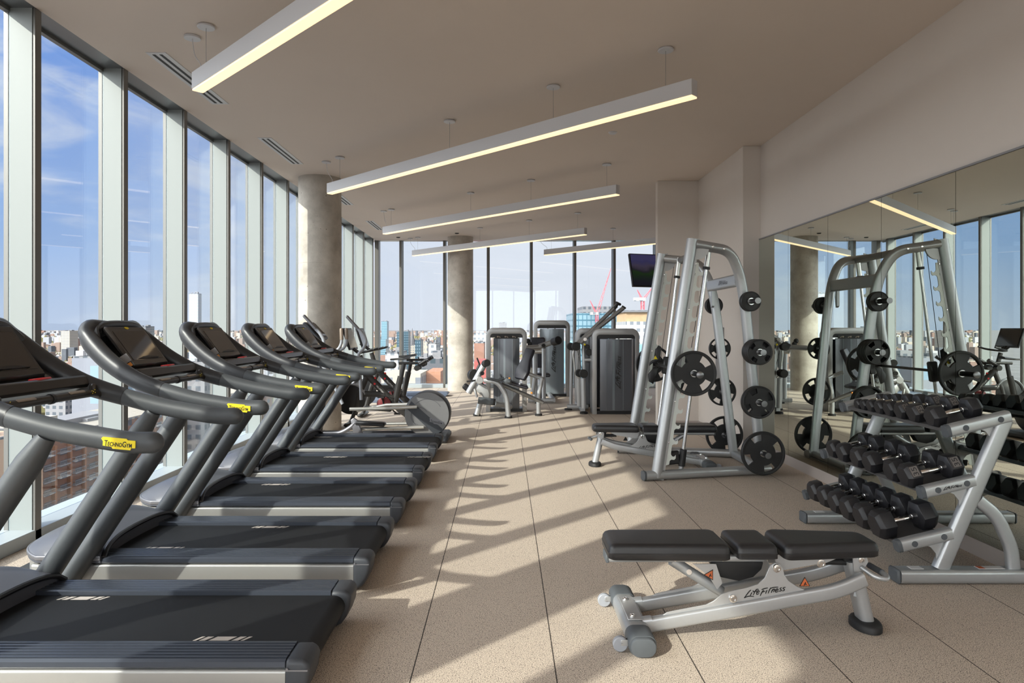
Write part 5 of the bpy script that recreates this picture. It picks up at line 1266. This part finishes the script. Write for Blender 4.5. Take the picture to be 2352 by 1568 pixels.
# B: tall machine in the middle, swinging arm with disc weight
t = thing('arm_machine', 'tall weight machine in the middle, with one arm ending in a black disc', 'weight machine', (.95, 14.2, 0))
tower(t, .625, 1.405, 14.75, .34, 1.63, shade='shroud2', txt_at=.50)
MB().tube([pp(1200,799,13.0), pp(1240,797,13.0)], .05, 14).build('lower_arm', M['pewter'], t)
a = MB().tube([pp(1238,796,13.0), pp(1276,783,13.0)], .055, 14, sec=rrect(1.8,1.8,.4,3)).build('upper_arm', M['pewter'], t)
MB().cyl(pp(1272,785,12.96), pp(1283,781,12.80), .078, 24, ch=.006).build('arm_disc', M['rubber'], a)
MB().cyl(pp(1247,793,12.95), pp(1249,793,12.86), .034, 18).build('arm_knob', M['rubber'], a)
MB().tube([pp(1249,800,13.2), pp(1249,915,13.2)], .04, 14).build('front_post', M['silver'], t)
MB().tube([pp(1228,800,13.4), pp(1230,915,13.4)], .05, 14).build('inner_post', M['silver'], t)
MB().tube([pp(1224,807,13.3), pp(1246,806,13.3)], .05, 14).build('brace', M['alu'], t)
MB().tube([(.45,13.4,.06),(.95,13.4,.06)], 1, sec=rrect(.08,.08,.02,3), up=(0,0,1)).tube([(.95,13.4,.06),(.95,14.7,.06)], 1, sec=rrect(.08,.08,.02,3), up=(0,0,1)).build('floor_frame', M['silver'], t)
MB().box((.72,13.55,.55), (.34,.34,.07), ch=.02).tube([(.72,13.55,.06),(.72,13.55,.52)], .035, 12).build('seat', M['navyvinyl'], t)
MB().box((.66,13.85,.98), (.30,.07,.62), (.05,0,0), ch=.025).build('back_pad', M['navyvinyl'], t)
for px, py in ((1213,783),(1217,790)): MB().lathe([(0,-.03),(.04,-.02),(.05,0),(.04,.02),(0,.03)], pp(px,py,13.2), (0,1,0), 18).build('pulley', M['rubber'], t)
rf = MB().lathe([(.07,0),(.07,.03),(0,.04)], (.66,13.4,0), (0,0,1), 20).build('rubber_foot', M['rubber'], t)
# C: machine with two long raised arms, back to back towers
t = thing('pulldown_machine', 'weight machine at right with two long raised arms and black roller discs', 'weight machine', (1.7, 12.2, 0))
tower(t, 1.495, 2.30, 11.68, .34, 1.452, txt_at=.50)
tower(t, 1.33, 2.05, 12.75, .30, 1.458, txt=False)
for a, b, c, g0, g1, nm in (((1326,789,12.0),(1352,765,12.0),(1416,702,12.0),(1411,708,11.98),(1419,698,11.96),'left'), ((1333,788,11.8),(1350,772,11.8),(1432,707,11.8),(1424,699,11.95),(1416,695,12.1),'right')):
    h = MB().tube(fil([pp(*a), pp(*b), pp(*c)], .15), .036, 14).build('long_arm', M['pewter'], t)
    MB().tube([pp(*g0), pp(*g1)], .024, 12, round_end=1).build('grip', M['rubber'], h)
MB().tube([pp(1432,707,11.8), pp(1434,704,11.8)], .040, 14).build('arm_end', M['rubber'], t)
MB().cyl(pp(1343,779,11.78), pp(1344,779,11.72), .030, 20).build('pivot_bolt', M['chrome'], t)
for px, py, YY, r in ((1310,795,12.1,.068),(1322,795,11.9,.075),(1329,856,11.9,.066),(1339,857,11.7,.072)):
    MB().cyl(pp(px,py,YY), pp(px,py,YY)+V((.0,-.12,0)), r, 24, ch=.01).build('roller_pad', M['rubber'], t)
MB().tube([pp(1339,868,11.75), pp(1341,937,11.75)], .044, 16).build('front_post', M['silver'], t)
MB().lathe([(.068,0),(.068,.03),(.05,.04),(0,.04)], ((1341-CX)/F*11.75, 11.75, 0), (0,0,1), 22).build('rubber_foot', M['rubber'], t)
MB().tube([pp(1327,792,12.1), pp(1331,932,12.1)], 1, sec=rrect(.075,.09,.02,3), up=(1,0,0)).build('side_post', M['silver2'], t)
MB().tube([pp(1340,785,11.9), pp(1342,860,11.9)], .03, 12).build('inner_post', M['silver'], t)
MB().tube([pp(1313,800,12.3), pp(1311,935,12.3)], .03, 12).build('outer_post', M['silver'], t)
MB().tube(fil([pp(1317,805,12.0), pp(1316,815,12.0), pp(1322,860,12.0), pp(1330,868,12.0)], .1), .016, 10).build('hook_bar', M['alu'], t)
for a, b in (((1330,800),(1327,850)),((1335,800),(1343,855)),((1326,805),(1340,862))): MB().cyl(pp(*a,11.95), pp(*b,11.95), .004, 6).build('cable', M['ink'], t)
MB().tube([(1.12,12.3,.06),(1.50,12.3,.06)], 1, sec=rrect(.08,.09,.02,3), up=(0,0,1)).tube([(1.35,11.8,.06),(1.35,12.9,.06)], 1, sec=rrect(.07,.08,.02,3), up=(0,0,1)).build('floor_frame', M['silver'], t)
MB().lathe([(.07,0),(.07,.03),(0,.04)], (1.14,12.3,0), (0,0,1), 20).build('rubber_foot', M['rubber'], t)
MB().tube([pp(1342,826,11.9), pp(1368,826,11.9)], 1, sec=rrect(.10,.05,.01,3), up=(0,0,1)).build('shelf_brace', M['silver'], t)
MB().box(pp(1355,880,12.1), (.24,.04,.75), ch=.01).build('inner_shroud', M['shroud'], t)
for px, py, r in ((1353,809,.06),(1349,796,.04)): MB().cyl(pp(px,py,11.9), pp(px,py,11.8), r, 20, ch=.01).build('pulley', M['rubber'], t)
MB().lathe([(0,-.018),(.016,-.012),(.02,0),(.016,.012),(0,.018)], pp(1343,791,11.8), (0,1,0), 14).build('yellow_knob', M['yellow'], t)
for o in bpy.data.objects:
    if '_w' in o: del o['_w']
